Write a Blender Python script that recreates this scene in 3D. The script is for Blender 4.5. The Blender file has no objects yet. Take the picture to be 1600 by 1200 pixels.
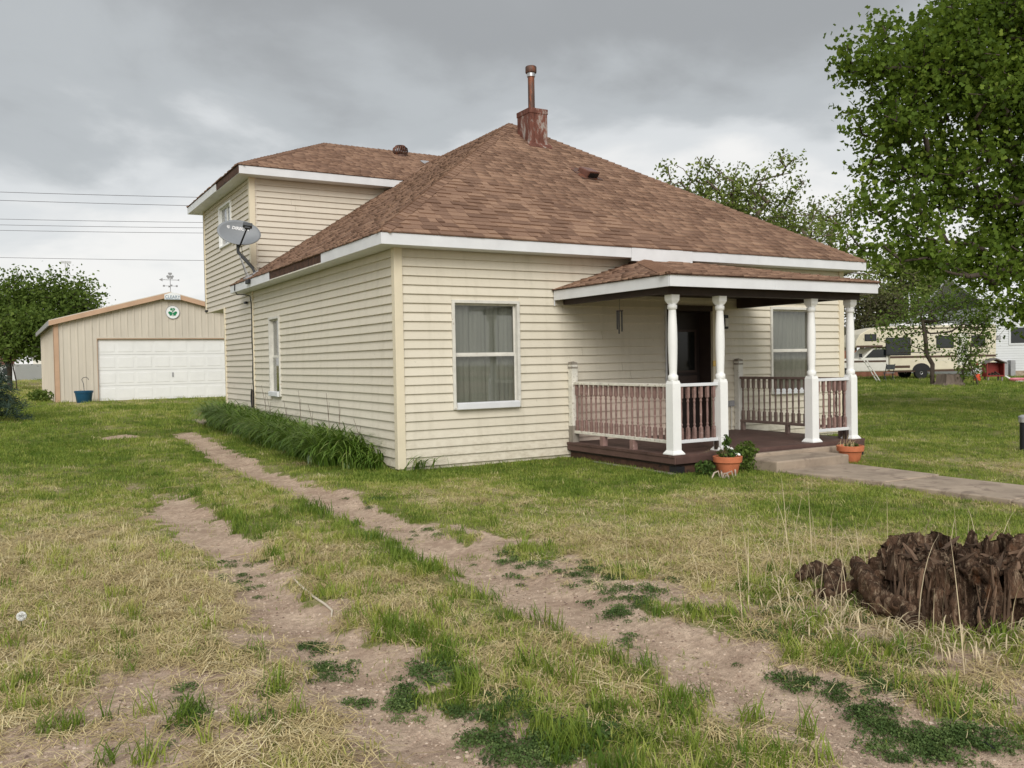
import bpy, bmesh, math, random
import numpy as np
from mathutils import Vector, Matrix
random.seed(7); rng = np.random.default_rng(7)
sc = bpy.context.scene
COL = sc.collection
R_ = math.radians

# ------------------------------------------------------------------ camera
CAM = np.array([-4.741, -11.226, 1.5705])
RT = np.array([.86264031, -.50550835, -.01769209])
UP = np.array([.02844471, .01355913, .9995034])
FW = np.array([.50501742, .86271517, -.02607569])
cd = bpy.data.cameras.new('camera'); cam = bpy.data.objects.new('camera', cd); COL.objects.link(cam)
cd.sensor_width = 36; cd.sensor_fit = 'HORIZONTAL'; cd.lens = 1369.612*36/1600
cd.clip_start = .05; cd.clip_end = 3000
cam.matrix_world = Matrix(((RT[0], UP[0], -FW[0], CAM[0]), (RT[1], UP[1], -FW[1], CAM[1]), (RT[2], UP[2], -FW[2], CAM[2]), (0, 0, 0, 1)))
sc.camera = cam
sc.render.resolution_x = 1024; sc.render.resolution_y = 768

# ------------------------------------------------------------------ sky, sun, exposure
SUN = Vector((-.38, -.72, .56)).normalized()
w = bpy.data.worlds.new('World'); sc.world = w; w.use_nodes = True
def world():
    nt = w.node_tree; N = nt.nodes; L = nt.links; N.clear()
    out = N.new('ShaderNodeOutputWorld'); bg = N.new('ShaderNodeBackground'); bg.inputs[1].default_value = .1
    sky = N.new('ShaderNodeTexSky'); sky.sky_type = 'NISHITA'; sky.sun_disc = False
    sky.sun_elevation = math.asin(SUN.z); sky.sun_rotation = math.atan2(SUN.x, SUN.y)
    tc = N.new('ShaderNodeTexCoord'); sep = N.new('ShaderNodeSeparateXYZ'); L.new(tc.outputs['Generated'], sep.inputs[0])
    def m(op, a, b=None, c=None):
        n = N.new('ShaderNodeMath'); n.operation = op
        for i, v in enumerate((a, b, c)):
            if v is None: continue
            if isinstance(v, (int, float)): n.inputs[i].default_value = v
            else: L.new(v, n.inputs[i])
        return n.outputs[0]
    z = m('MAXIMUM', sep.outputs[2], 0.0)
    d = m('ADD', z, .30)
    cx = m('DIVIDE', sep.outputs[0], d); cy = m('DIVIDE', sep.outputs[1], d)
    cb = N.new('ShaderNodeCombineXYZ'); L.new(cx, cb.inputs[0]); L.new(cy, cb.inputs[1]); cb.inputs[2].default_value = 3.7
    def noise(sc_, det, dist, off):
        mp = N.new('ShaderNodeMapping'); mp.inputs[1].default_value = off; L.new(cb.outputs[0], mp.inputs[0])
        n = N.new('ShaderNodeTexNoise'); n.inputs['Scale'].default_value = sc_; n.inputs['Detail'].default_value = det
        n.inputs['Roughness'].default_value = .52; n.inputs['Distortion'].default_value = dist; L.new(mp.outputs[0], n.inputs['Vector']); return n.outputs[0]
    n1 = noise(.75, 5, .3, (2.3, .6, 0)); n2 = noise(2.6, 7, .25, (7.1, 3.2, 1.0))
    nn = m('ADD', m('MULTIPLY', m('SUBTRACT', n1, .5), 1.8), m('MULTIPLY', m('SUBTRACT', n2, .5), 1.5))
    # overcast: bright gap under the cloud base at the horizon, darker cloud base above
    e = m('ADD', z, m('MULTIPLY', nn, .24))
    rp = N.new('ShaderNodeValToRGB'); L.new(e, rp.inputs[0]); cr = rp.color_ramp; cr.interpolation = 'EASE'
    cols = [(.0, (.86, .845, .815)), (.10, (.83, .82, .80)), (.19, (.66, .675, .68)), (.27, (.455, .475, .485)), (.37, (.335, .345, .35)), (.60, (.43, .44, .45)), (1., (.62, .635, .65))]
    while len(cr.elements) < len(cols): cr.elements.new(.5)
    for el, (p_, c) in zip(cr.elements, cols): el.position = p_; el.color = (*c, 1)
    sc_ = N.new('ShaderNodeVectorMath'); sc_.operation = 'SCALE'; L.new(rp.outputs[0], sc_.inputs[0]); sc_.inputs['Scale'].default_value = 10/1.45*SKYK
    mx = N.new('ShaderNodeMix'); mx.data_type = 'RGBA'; mx.inputs[0].default_value = .96
    L.new(sky.outputs[0], mx.inputs[6]); L.new(sc_.outputs[0], mx.inputs[7])
    L.new(mx.outputs[2], bg.inputs[0]); L.new(bg.outputs[0], out.inputs[0])
SKYK = .88
world()
sl = bpy.data.lights.new('sun', 'SUN'); so = bpy.data.objects.new('sun', sl); COL.objects.link(so)
sl.energy = 1.5; sl.angle = R_(40); sl.color = (1, .97, .92)
so.rotation_euler = (-SUN).to_track_quat('-Z', 'Y').to_euler(); so.location = (5, -20, 30)
sc.view_settings.view_transform = 'Standard'; sc.view_settings.look = 'None'
sc.view_settings.exposure = .86; sc.view_settings.gamma = 1; sc.view_settings.use_curve_mapping = False

# ------------------------------------------------------------------ materials
def nd(nt, t, **kw):
    n = nt.nodes.new(t)
    for k, v in kw.items(): setattr(n, k, v)
    return n
def mix(nt, f, a, b, blend='MIX'):
    n = nd(nt, 'ShaderNodeMix', data_type='RGBA', blend_type=blend)
    for i, v in ((0, f), (6, a), (7, b)):
        if isinstance(v, (int, float)): n.inputs[i].default_value = v
        elif isinstance(v, tuple): n.inputs[i].default_value = (*v[:3], 1)
        else: nt.links.new(v, n.inputs[i])
    return n.outputs[2]
def mth(nt, op, a, b=None, clamp=False):
    n = nd(nt, 'ShaderNodeMath', operation=op, use_clamp=clamp)
    for i, v in enumerate((a, b)):
        if v is None: continue
        if isinstance(v, (int, float)): n.inputs[i].default_value = v
        else: nt.links.new(v, n.inputs[i])
    return n.outputs[0]
def pos(nt, stretch=(1, 1, 1), obj=False):
    mp = nd(nt, 'ShaderNodeMapping'); mp.inputs[3].default_value = stretch
    if obj: nt.links.new(nd(nt, 'ShaderNodeTexCoord').outputs['Object'], mp.inputs[0])
    else: nt.links.new(nd(nt, 'ShaderNodeNewGeometry').outputs['Position'], mp.inputs[0])
    return mp.outputs[0]
def noi(nt, vec, scale, det=4, rough=.55, dist=0):
    n = nd(nt, 'ShaderNodeTexNoise'); n.inputs['Scale'].default_value = scale; n.inputs['Detail'].default_value = det
    n.inputs['Roughness'].default_value = rough; n.inputs['Distortion'].default_value = dist; nt.links.new(vec, n.inputs['Vector']); return n.outputs[0]
def ramp(nt, f, stops):
    n = nd(nt, 'ShaderNodeValToRGB'); cr = n.color_ramp
    while len(cr.elements) < len(stops): cr.elements.new(.5)
    for el, (p_, c) in zip(cr.elements, stops):
        el.position = p_; el.color = (c, c, c, 1) if isinstance(c, (int, float)) else (*c, 1)
    nt.links.new(f, n.inputs[0]); return n.outputs[0]
def base(name):
    m = bpy.data.materials.new(name); m.use_nodes = True; nt = m.node_tree
    return m, nt, nt.nodes['Principled BSDF']
def bump(nt, b, h, strength, dist=.01):
    n = nd(nt, 'ShaderNodeBump'); n.inputs['Strength'].default_value = strength; n.inputs['Distance'].default_value = dist
    nt.links.new(h, n.inputs['Height']); nt.links.new(n.outputs[0], b.inputs['Normal'])
def M(name, col, rough=.6, var=.12, scale=6, bmp=0, bscale=60, col2=None, patch=.6, metal=0, spec=.3, rnd=0, stretch=(1, 1, 1), obj=False, pscale=None):
    """plain weathered surface: colour noise, optional second colour in patches, fine bump, per-object brightness"""
    m, nt, b = base(name)
    p = pos(nt, stretch, obj)
    n1 = noi(nt, p, scale, 5)
    c = mix(nt, ramp(nt, n1, [(.3, 0), (.7, 1)]), tuple(x*(1-var) for x in col), tuple(min(1, x*(1+var)) for x in col))
    if col2:
        n2 = noi(nt, p, pscale or scale*.9, 8, .65, .3)
        c = mix(nt, ramp(nt, n2, [(patch-.04, 0), (patch+.05, 1)]), c, col2)
    if rnd:
        oi = nd(nt, 'ShaderNodeObjectInfo')
        k = mth(nt, 'ADD', mth(nt, 'MULTIPLY', oi.outputs['Random'], 2*rnd), 1-rnd)
        v = nd(nt, 'ShaderNodeVectorMath', operation='SCALE'); nt.links.new(c, v.inputs[0]); nt.links.new(k, v.inputs['Scale']); c = v.outputs[0]
    nt.links.new(c, b.inputs['Base Color'])
    b.inputs['Roughness'].default_value = rough; b.inputs['Metallic'].default_value = metal; b.inputs['Specular IOR Level'].default_value = spec
    if bmp: bump(nt, b, noi(nt, p, bscale, 4), bmp)
    return m
def siding_mat(name, col, spots=.5):
    m, nt, b = base(name)
    p = pos(nt); ps = pos(nt, (1, 1, 9)); pv = pos(nt, (6, 6, .7))
    oi = nd(nt, 'ShaderNodeObjectInfo')
    c = mix(nt, noi(nt, p, .8, 3), tuple(x*.93 for x in col), tuple(x*1.05 for x in col))
    c = mix(nt, mth(nt, 'MULTIPLY', oi.outputs['Random'], .10), c, (.30, .26, .17))
    st = ramp(nt, noi(nt, pv, 1.1, 6, .6), [(.5, 0), (.85, 1)])
    c = mix(nt, mth(nt, 'MULTIPLY', st, .25*spots), c, (.26, .23, .15))
    sp = ramp(nt, noi(nt, p, 16, 6, .75), [(.63, 0), (.72, 1)])
    c = mix(nt, mth(nt, 'MULTIPLY', sp, .5*spots), c, (.17, .14, .09))
    sx = nd(nt, 'ShaderNodeSeparateXYZ'); nt.links.new(nd(nt, 'ShaderNodeNewGeometry').outputs['Position'], sx.inputs[0])
    sp2 = mth(nt, 'MULTIPLY', mth(nt, 'SUBTRACT', .75, sx.outputs[2], True), ramp(nt, noi(nt, pos(nt, (1, 1, 2)), 7, 5, .7), [(.42, 0), (.7, 1)]))
    c = mix(nt, mth(nt, 'MULTIPLY', sp2, .75*spots, True), c, (.27, .21, .13))
    nt.links.new(c, b.inputs['Base Color']); b.inputs['Roughness'].default_value = .5; b.inputs['Specular IOR Level'].default_value = .3
    h = mth(nt, 'ADD', noi(nt, pos(nt, (4, 4, 60)), 3, 3), mth(nt, 'MULTIPLY', noi(nt, p, 2.5, 2), 2.5))
    bump(nt, b, h, .18, .01)
    return m
def attr_mat(name, stops, attr='tint', inst=False, rough=.7, transl=0, rnd=.25, spec=.2):
    """leaf / blade / shingle colour chosen from a ramp by a stored value plus a little per-object chance"""
    m, nt, b = base(name)
    a = nd(nt, 'ShaderNodeAttribute', attribute_name=attr, attribute_type='INSTANCER' if inst else 'GEOMETRY')
    f = a.outputs['Fac']
    if rnd:
        oi = nd(nt, 'ShaderNodeObjectInfo')
        f = mth(nt, 'ADD', f, mth(nt, 'MULTIPLY', mth(nt, 'SUBTRACT', oi.outputs['Random'], .5), rnd), True)
    c = ramp(nt, f, stops)
    nt.links.new(c, b.inputs['Base Color']); b.inputs['Roughness'].default_value = rough; b.inputs['Specular IOR Level'].default_value = spec
    if transl:
        t = nd(nt, 'ShaderNodeBsdfTranslucent'); ms = nd(nt, 'ShaderNodeMixShader'); ms.inputs[0].default_value = transl
        c2 = mix(nt, .5, c, (.18, .26, .03), 'MIX'); nt.links.new(c2, t.inputs[0])
        nt.links.new(b.outputs[0], ms.inputs[1]); nt.links.new(t.outputs[0], ms.inputs[2])
        nt.links.new(ms.outputs[0], nt.nodes['Material Output'].inputs[0])
    return m
def glass_mat(name, tint=(.85, .9, .88), refl=1.0):
    m = bpy.data.materials.new(name); m.use_nodes = True; nt = m.node_tree; nt.nodes.clear()
    o = nd(nt, 'ShaderNodeOutputMaterial'); t = nd(nt, 'ShaderNodeBsdfTransparent'); g = nd(nt, 'ShaderNodeBsdfGlossy'); g.inputs['Roughness'].default_value = .03
    t.inputs[0].default_value = (*tint, 1); fr = nd(nt, 'ShaderNodeFresnel'); fr.inputs[0].default_value = 1.5
    bf = nd(nt, 'ShaderNodeNewGeometry').outputs['Backfacing']; nt.links.new(mth(nt, 'ADD', 1.5, mth(nt, 'MULTIPLY', bf, 1/1.5-1.5)), fr.inputs[0])
    ms = nd(nt, 'ShaderNodeMixShader'); nt.links.new(mth(nt, 'MULTIPLY', fr.outputs[0], refl, True), ms.inputs[0])
    nt.links.new(t.outputs[0], ms.inputs[1]); nt.links.new(g.outputs[0], ms.inputs[2]); nt.links.new(ms.outputs[0], o.inputs[0]); return m

BROWN = [(0, (.072, .043, .031)), (.3, (.165, .100, .070)), (.55, (.255, .158, .110)), (.8, (.36, .232, .158)), (1, (.48, .33, .225))]
def shingle_mat(name, attr):
    m, nt, b = base(name)
    if attr: f = nd(nt, 'ShaderNodeAttribute', attribute_name='tint').outputs['Fac']
    else: f = nd(nt, 'ShaderNodeObjectInfo').outputs['Random']
    p = pos(nt); g = noi(nt, p, 130, 2, .7); g2 = noi(nt, p, .55, 4)
    f = mth(nt, 'ADD', mth(nt, 'ADD', mth(nt, 'MULTIPLY', f, .40), .20), mth(nt, 'MULTIPLY', mth(nt, 'SUBTRACT', g, .34), .75), True)
    c = ramp(nt, f, BROWN)
    c = mix(nt, mth(nt, 'MULTIPLY', ramp(nt, g2, [(.45, 0), (.7, 1)]), .3), c, (.13, .075, .055))
    nt.links.new(c, b.inputs['Base Color']); b.inputs['Roughness'].default_value = .95; b.inputs['Specular IOR Level'].default_value = .1
    bump(nt, b, g, .5, .004); return m
mt = {}
mt['shingle'] = shingle_mat('shingle', False); mt['shingle_far'] = shingle_mat('shingle_far', True)
mt['siding'] = siding_mat('cream_vinyl', (.71, .655, .54), 1.0)
mt['siding_add'] = siding_mat('pale_vinyl', (.68, .62, .52), .45)
mt['siding_pink'] = siding_mat('pink_cast_vinyl', (.73, .60, .50), .7)  # cream vinyl with the pink cast off the balusters painted into its colour
mt['trim'] = M('cream_trim', (.73, .65, .49), .5, .05, 3, .05, 30)
mt['white'] = M('white_paint', (.70, .71, .725), .45, .06, 3, .04, 40, (.55, .53, .48), .72, pscale=9)
mt['vinylwhite'] = M('white_vinyl', (.84, .84, .82), .38, .04, 3, .03, 20, (.66, .63, .57), .70, pscale=7)
mt['winframe'] = M('aged_window_frame', (.66, .64, .58), .45, .1, 8, .05, 50, (.34, .27, .2), .66, pscale=18)
mt['peel'] = M('peeling_white_paint', (.72, .69, .61), .6, .14, 8, .2, 40, (.40, .35, .29), .60, pscale=26)
mt['oldwood'] = M('bare_grey_wood', (.27, .24, .2), .8, .25, 10, .3, 60, stretch=(1, 1, .2))
mt['barewood'] = M('exposed_brown_wood', (.085, .045, .03), .85, .35, 9, .3, 50, (.03, .022, .018), .6)
mt['darkbrown'] = M('dark_brown_paint', (.045, .03, .024), .6, .2, 5, .1, 40)
mt['deck'] = M('brown_deck_paint', (.105, .06, .05), .6, .2, 4, .15, 50, (.17, .12, .10), .66, rnd=.12, pscale=11)
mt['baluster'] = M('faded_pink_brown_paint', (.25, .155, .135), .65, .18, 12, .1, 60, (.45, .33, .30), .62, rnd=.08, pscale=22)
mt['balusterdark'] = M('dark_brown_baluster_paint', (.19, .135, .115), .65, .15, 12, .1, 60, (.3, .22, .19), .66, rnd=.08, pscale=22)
mt['inside'] = M('dark_room', (.05, .05, .047), .9, .1)
mt['door'] = M('dark_brown_door', (.025, .018, .016), .5, .12, 4)
mt['doorpanel'] = M('brown_door_panel', (.055, .037, .031), .5, .12, 4)
mt['darkglass'] = glass_mat('screen_glass', (.25, .25, .24), 1)
mt['glass'] = glass_mat('window_glass', (.72, .73, .71), 1.7)
mt['curtain'] = M('grey_curtain', (.60, .595, .555), .9, .1, 3, .3, 200, stretch=(8, 8, .4))
mt['brass'] = M('brass', (.62, .42, .14), .35, .1, 20, metal=.8)
mt['black'] = M('black_plastic', (.018, .018, .02), .5, .1)
mt['concrete'] = M('old_concrete', (.37, .295, .225), .9, .2, 3, .4, 90, (.25, .195, .15), .57, pscale=4)
mt['foundation'] = M('dark_foundation', (.13, .10, .085), .9, .25, 6, .4, 40)
mt['rust'] = M('rusty_metal', (.155, .060, .042), .75, .5, 9, .3, 50, (.33, .29, .26), .565, stretch=(1, 1, .35), pscale=9)
mt['rustpipe'] = M('rusty_pipe', (.115, .066, .05), .55, .35, 10, .15, 60, (.24, .09, .05), .55, metal=.3, stretch=(1, 1, .3))
mt['galv'] = M('galvanised_metal', (.5, .5, .5), .35, .15, 10, metal=.7)
mt['terracotta'] = M('terracotta', (.56, .18, .085), .75, .14, 9, .15, 60, (.62, .33, .22), .68)
mt['soil'] = M('potting_soil', (.06, .043, .032), 1, .4, 30, .6, 60)
mt['steel'] = M('beige_ribbed_steel', (.60, .545, .46), .45, .07, 2, .05, 9, (.40, .34, .26), .70, stretch=(1, 1, .3), pscale=3)
mt['coppertrim'] = M('tan_steel_trim', (.53, .35, .235), .45, .08, 3)
mt['doorwhite'] = M('white_door_paint', (.80, .80, .79), .45, .03, 3)
mt['teal'] = M('blue_plastic', (.014, .075, .14), .4, .12, 5)
mt['dishgrey'] = M('grey_dish_metal', (.23, .245, .26), .45, .06, 4)
mt['dishdark'] = M('dark_grey_metal', (.07, .075, .08), .5, .15, 10)
mt['letter'] = M('white_lettering', (.8, .8, .8), .5, .02)
mt['green'] = M('shamrock_green', (.01, .22, .085), .5, .05)
mt['signblue'] = M('blue_lettering', (.20, .28, .36), .5, .05)
mt['signwhite'] = M('white_sign', (.84, .86, .86), .5, .03)
mt['bark'] = M('tree_bark', (.075, .058, .045), .95, .35, 8, .8, 25, stretch=(1, 1, .3))
mt['barklight'] = M('grey_bark', (.16, .125, .10), .95, .3, 8, .7, 25, stretch=(1, 1, .3))
mt['wire'] = M('grey_wire', (.10, .095, .11), .6, .05)
mt['metalgrey'] = M('grey_steel', (.33, .33, .34), .5, .1)

# ------------------------------------------------------------------ object helpers
def tag(o, label=None, cat=None, group=None, kind=None):
    if label: o['label'] = label
    if cat: o['category'] = cat
    if group: o['group'] = group
    if kind: o['kind'] = kind
    return o
def thing(name, label, cat, loc=(0, 0, 0), rz=0, group=None):
    o = bpy.data.objects.new(name, None); COL.objects.link(o); o.location = loc; o.rotation_euler = (0, 0, rz); o.empty_display_size = .1
    return tag(o, label, cat, group)
def link(name, me, mat, parent=None):
    o = bpy.data.objects.new(name, me); COL.objects.link(o)
    if mat is not None and not me.materials: me.materials.append(mt[mat] if isinstance(mat, str) else mat)
    if parent is not None: o.parent = parent
    return o
class MB:
    def __init__(s): s.v = []; s.f = []
    def add(s, vs, fs):
        n = len(s.v); s.v += [tuple(map(float, q)) for q in vs]; s.f += [tuple(i+n for i in f) for f in fs]; return s
    def box(s, x0, y0, z0, x1, y1, z1):
        return s.add([(x0, y0, z0), (x1, y0, z0), (x1, y1, z0), (x0, y1, z0), (x0, y0, z1), (x1, y0, z1), (x1, y1, z1), (x0, y1, z1)],
                     [(0, 3, 2, 1), (4, 5, 6, 7), (0, 1, 5, 4), (1, 2, 6, 5), (2, 3, 7, 6), (3, 0, 4, 7)])
    def hexa(s, b, t):   # two quads (bottom, top) of matching corners
        return s.add(list(b)+list(t), [(0, 3, 2, 1), (4, 5, 6, 7), (0, 1, 5, 4), (1, 2, 6, 5), (2, 3, 7, 6), (3, 0, 4, 7)])
    def prism(s, poly, off):
        n = len(poly); o = Vector(off)
        return s.add(list(poly)+[tuple(Vector(q)+o) for q in poly], [tuple(range(n))[::-1], tuple(range(n, 2*n))]+[(i, (i+1) % n, n+(i+1) % n, n+i) for i in range(n)])
    def tube(s, pts, r, n=8, caps=True):
        pts = [Vector(q) for q in pts]; rr = r if isinstance(r, (list, tuple)) else [r]*len(pts); vs = []; fs = []
        up = None
        for i, q in enumerate(pts):
            t = (pts[min(i+1, len(pts)-1)]-pts[max(i-1, 0)]).normalized()
            if up is None: up = t.orthogonal().normalized()
            up = (up-t*up.dot(t)); up = up.normalized() if up.length > 1e-6 else t.orthogonal().normalized()
            sd = t.cross(up)
            for k in range(n):
                a = 2*math.pi*k/n; vs.append(q+(up*math.cos(a)+sd*math.sin(a))*rr[i])
        for i in range(len(pts)-1):
            for k in range(n): fs.append((i*n+k, i*n+(k+1) % n, (i+1)*n+(k+1) % n, (i+1)*n+k))
        if caps: fs += [tuple(range(n))[::-1], tuple((len(pts)-1)*n+k for k in range(n))]
        return s.add(vs, fs)
    def lathe(s, prof, n=20, c=(0, 0, 0), sq=None):
        vs = []; fs = []
        for r, z in prof:
            for k in range(n):
                a = 2*math.pi*k/n; vs.append((c[0]+r*math.cos(a), c[1]+r*math.sin(a), c[2]+z))
        m = len(prof)
        for i in range(m-1):
            for k in range(n): fs.append((i*n+k, i*n+(k+1) % n, (i+1)*n+(k+1) % n, (i+1)*n+k))
        fs += [tuple(range(n))[::-1], tuple((m-1)*n+k for k in range(n))]
        return s.add(vs, fs)
    def mesh(s, name, smooth=False):
        me = bpy.data.meshes.new(name); me.from_pydata(s.v, [], s.f); me.update()
        if smooth: me.polygons.foreach_set('use_smooth', [True]*len(me.polygons))
        return me
    def obj(s, name, mat, parent=None, smooth=False, bevel=0):
        o = link(name, s.mesh(name, smooth), mat, parent)
        if smooth: autosmooth(o)
        if bevel:
            b = o.modifiers.new('bevel', 'BEVEL'); b.width = bevel; b.segments = 2; b.limit_method = 'ANGLE'
        return o
def autosmooth(o, ang=40):
    me = o.data; bm = bmesh.new(); bm.from_mesh(me)
    for e in bm.edges:
        if len(e.link_faces) == 2 and e.calc_face_angle(0) > R_(ang): e.smooth = False
    bm.to_mesh(me); bm.free()
def np_mesh(name, V, F, attrs=None, smooth=False):
    """V (n,3), F (m,k) with one k"""
    me = bpy.data.meshes.new(name); V = np.asarray(V, np.float32); F = np.asarray(F, np.int32); m, k = F.shape
    me.vertices.add(len(V)); me.vertices.foreach_set('co', V.ravel())
    me.loops.add(m*k); me.loops.foreach_set('vertex_index', F.ravel())
    me.polygons.add(m); me.polygons.foreach_set('loop_start', np.arange(0, m*k, k, dtype=np.int32))
    if smooth: me.polygons.foreach_set('use_smooth', np.ones(m, bool))
    me.update(calc_edges=True)
    for nm, (ty, arr) in (attrs or {}).items():
        a = me.attributes.new(nm, ty, 'POINT'); a.data.foreach_set('vector' if ty == 'FLOAT_VECTOR' else 'value', np.asarray(arr).ravel())
    return me
def text_mesh(txt, size, depth=.004, shear=0, bold=0):
    cu = bpy.data.curves.new('lettering', 'FONT'); cu.body = txt; cu.size = size; cu.extrude = depth; cu.align_x = 'CENTER'; cu.align_y = 'CENTER'; cu.shear = shear; cu.offset = bold
    o = bpy.data.objects.new('lettering', cu); COL.objects.link(o)
    bpy.context.view_layer.update()
    me = bpy.data.meshes.new_from_object(o.evaluated_get(bpy.context.evaluated_depsgraph_get()))
    bpy.data.objects.remove(o); return me
def copy_tree(o, loc=None, rz=None, parent=None):
    c = o.copy(); COL.objects.link(c)
    if parent is not None: c.parent = parent
    if loc is not None: c.location = loc
    if rz is not None: c.rotation_euler = (0, 0, rz)
    for ch in o.children: copy_tree(ch, parent=c)
    return c

# ------------------------------------------------------------------ numpy noise
_T = rng.random((256, 256))
def vnoise(x, y):
    xi = np.floor(x).astype(int); yi = np.floor(y).astype(int); fx = x-xi; fy = y-yi
    fx = fx*fx*(3-2*fx); fy = fy*fy*(3-2*fy)
    g = lambda a, b: _T[a % 256, b % 256]
    return (g(xi, yi)*(1-fx)+g(xi+1, yi)*fx)*(1-fy)+(g(xi, yi+1)*(1-fx)+g(xi+1, yi+1)*fx)*fy
def fbm(x, y, s=1., o=4, seed=0):
    v = 0; a = .5; t = 0
    for i in range(o):
        v = v+a*vnoise(x*s+17.3*i+seed*31.7, y*s+9.1*i+seed*13.3); t += a; a *= .5; s *= 2.03
    return v/t
def sst(a, b, x):
    t = np.clip((x-a)/(b-a), 0, 1); return t*t*(3-2*t)

# ------------------------------------------------------------------ ground
def rut_w(x, y):
    n = fbm(x, y, 1.4, 3, 3)-.5
    r1 = np.abs(x+1.60+.06*np.sin(y*.7)+.16*n)
    r2 = np.abs(x+3.16+.05*np.sin(y*.9+1)+.20*n)
    return r1, r2
def height(x, y):
    x = np.asarray(x, float); y = np.asarray(y, float)
    a = .07*sst(-6, -1.5, y)
    l = np.interp(y, [0, 11, 22, 60, 200], [0, .25, .37, .42, .6]); r = np.interp(y, [0, 40, 200], [0, .07, .3])
    t = sst(2, 14, x)
    h = a+(1-t)*l+t*r
    near = sst(30, 12, np.hypot(x+4.7, y+11.2))
    h = h+near*((fbm(x, y, .9, 3, 1)-.5)*.05+(fbm(x, y, 5, 3, 2)-.5)*.03)*(1-.75*sst(.6, .1, np.maximum(np.maximum(-.3-x, x-9.4), np.maximum(-2.7-y, y-12))))
    r1, r2 = rut_w(x, y)
    dep = .055*sst(.36, .08, r1)*sst(8.5, 6, y)+.05*sst(.36, .08, r2)*sst(9, 5, y)
    return h-dep*near
def masks(x, y):
    """dirt 0..1 (bare sandy soil), dry 0..1 (straw coloured), both with ragged edges"""
    n1 = fbm(x, y, 2.2, 4, 5); n2 = fbm(x, y, .7, 4, 6); n3 = fbm(x, y, 6, 3, 8); n4 = fbm(x, y, .35, 3, 9)
    r1, r2 = rut_w(x, y)
    rag = (n1-.5)*.38+(n3-.5)*.42; rag1 = (n1-.5)*.22+(n3-.5)*.34
    w1 = .27+.10*sst(-4, -9, y); w2 = .12+.15*sst(2, -3.5, y)+.06*sst(-5, -8, y)
    d = sst(.09, -.09, r1-w1+rag1)*sst(7.8, 6.4, y+rag*4)
    d2 = sst(.07, -.07, r2-w2+rag*1.25)*sst(1.9, .4, y+rag*3)*(.55+.45*sst(1, -2.5, y))
    d = np.maximum(d, d2)
    d = np.maximum(d, sst(.50, .2, np.hypot((x+2.8)/.9, (y-7.3)/1.1)+rag))
    # worn ground between the track and the lawn, and bare patches on the verge near the street
    s = sst(-1.75, -1.2, x)*sst(-.35+.55*sst(-7.2, -8.6, y), -.95, x)*sst(-2.6, -4.5, y)
    d = np.maximum(d, s*sst(.47, .60, n1+.10*sst(-4, -7, y)))
    b = sst(-3.35, -3.8, x)*sst(-4.6, -6.6, y)
    d = np.maximum(d, b*sst(.40, .53, n1*.6+n2*.4))
    st = sst(1.25, .7, np.hypot(x-.1, y+7.95))
    d = np.maximum(d, st*sst(.42, .62, n1)*.9)
    d = np.maximum(d, sst(-8.4, -9.3, y)*sst(.42, .55, n1)*.9*sst(-3.4, -2.9, x))
    dry = .30+(n2-.5)*1.1+(n1-.5)*.55
    dry = dry+.60*sst(-3.2, -3.7, x)*sst(2, -2, y)*sst(-40, -8, x)
    dry = dry+.22*sst(-2.95, -2.7, x)*sst(-1.9, -2.2, x)
    dry = dry+.20*sst(-1.4, -.8, x)*sst(.9, -.1, x)*sst(-1.5, -4, y)
    dry = dry+.06*sst(-.4, .6, x)*sst(-1.0, -2.2, y)
    dry = dry-.30*sst(-1.6, -.6, y)*sst(-1.4, 0, x)*sst(10, 9, x)*sst(1, 0, y)-.22*sst(0, 3, y)*sst(6, -1, x)*sst(19, 12, y)
    dry = dry-.16*sst(9, 14, x)+(n4-.5)*.5*sst(12, 25, np.hypot(x+4.7, y+11.2))
    dry = dry+.30*sst(23, 30, y)*sst(8, 0, x)
    return np.clip(d, 0, 1), np.clip(dry, 0, 1)
def axis(lo, hi, flo, fhi, fine):
    a = list(np.arange(flo, fhi, fine)); s = fine; q = fhi
    while q < hi: a.append(q); s *= 1.22; q += s
    a.append(hi); s = fine; q = flo-fine
    while q > lo: a.insert(0, q); s *= 1.22; q -= s
    a.insert(0, lo); return np.array(a)
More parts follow.
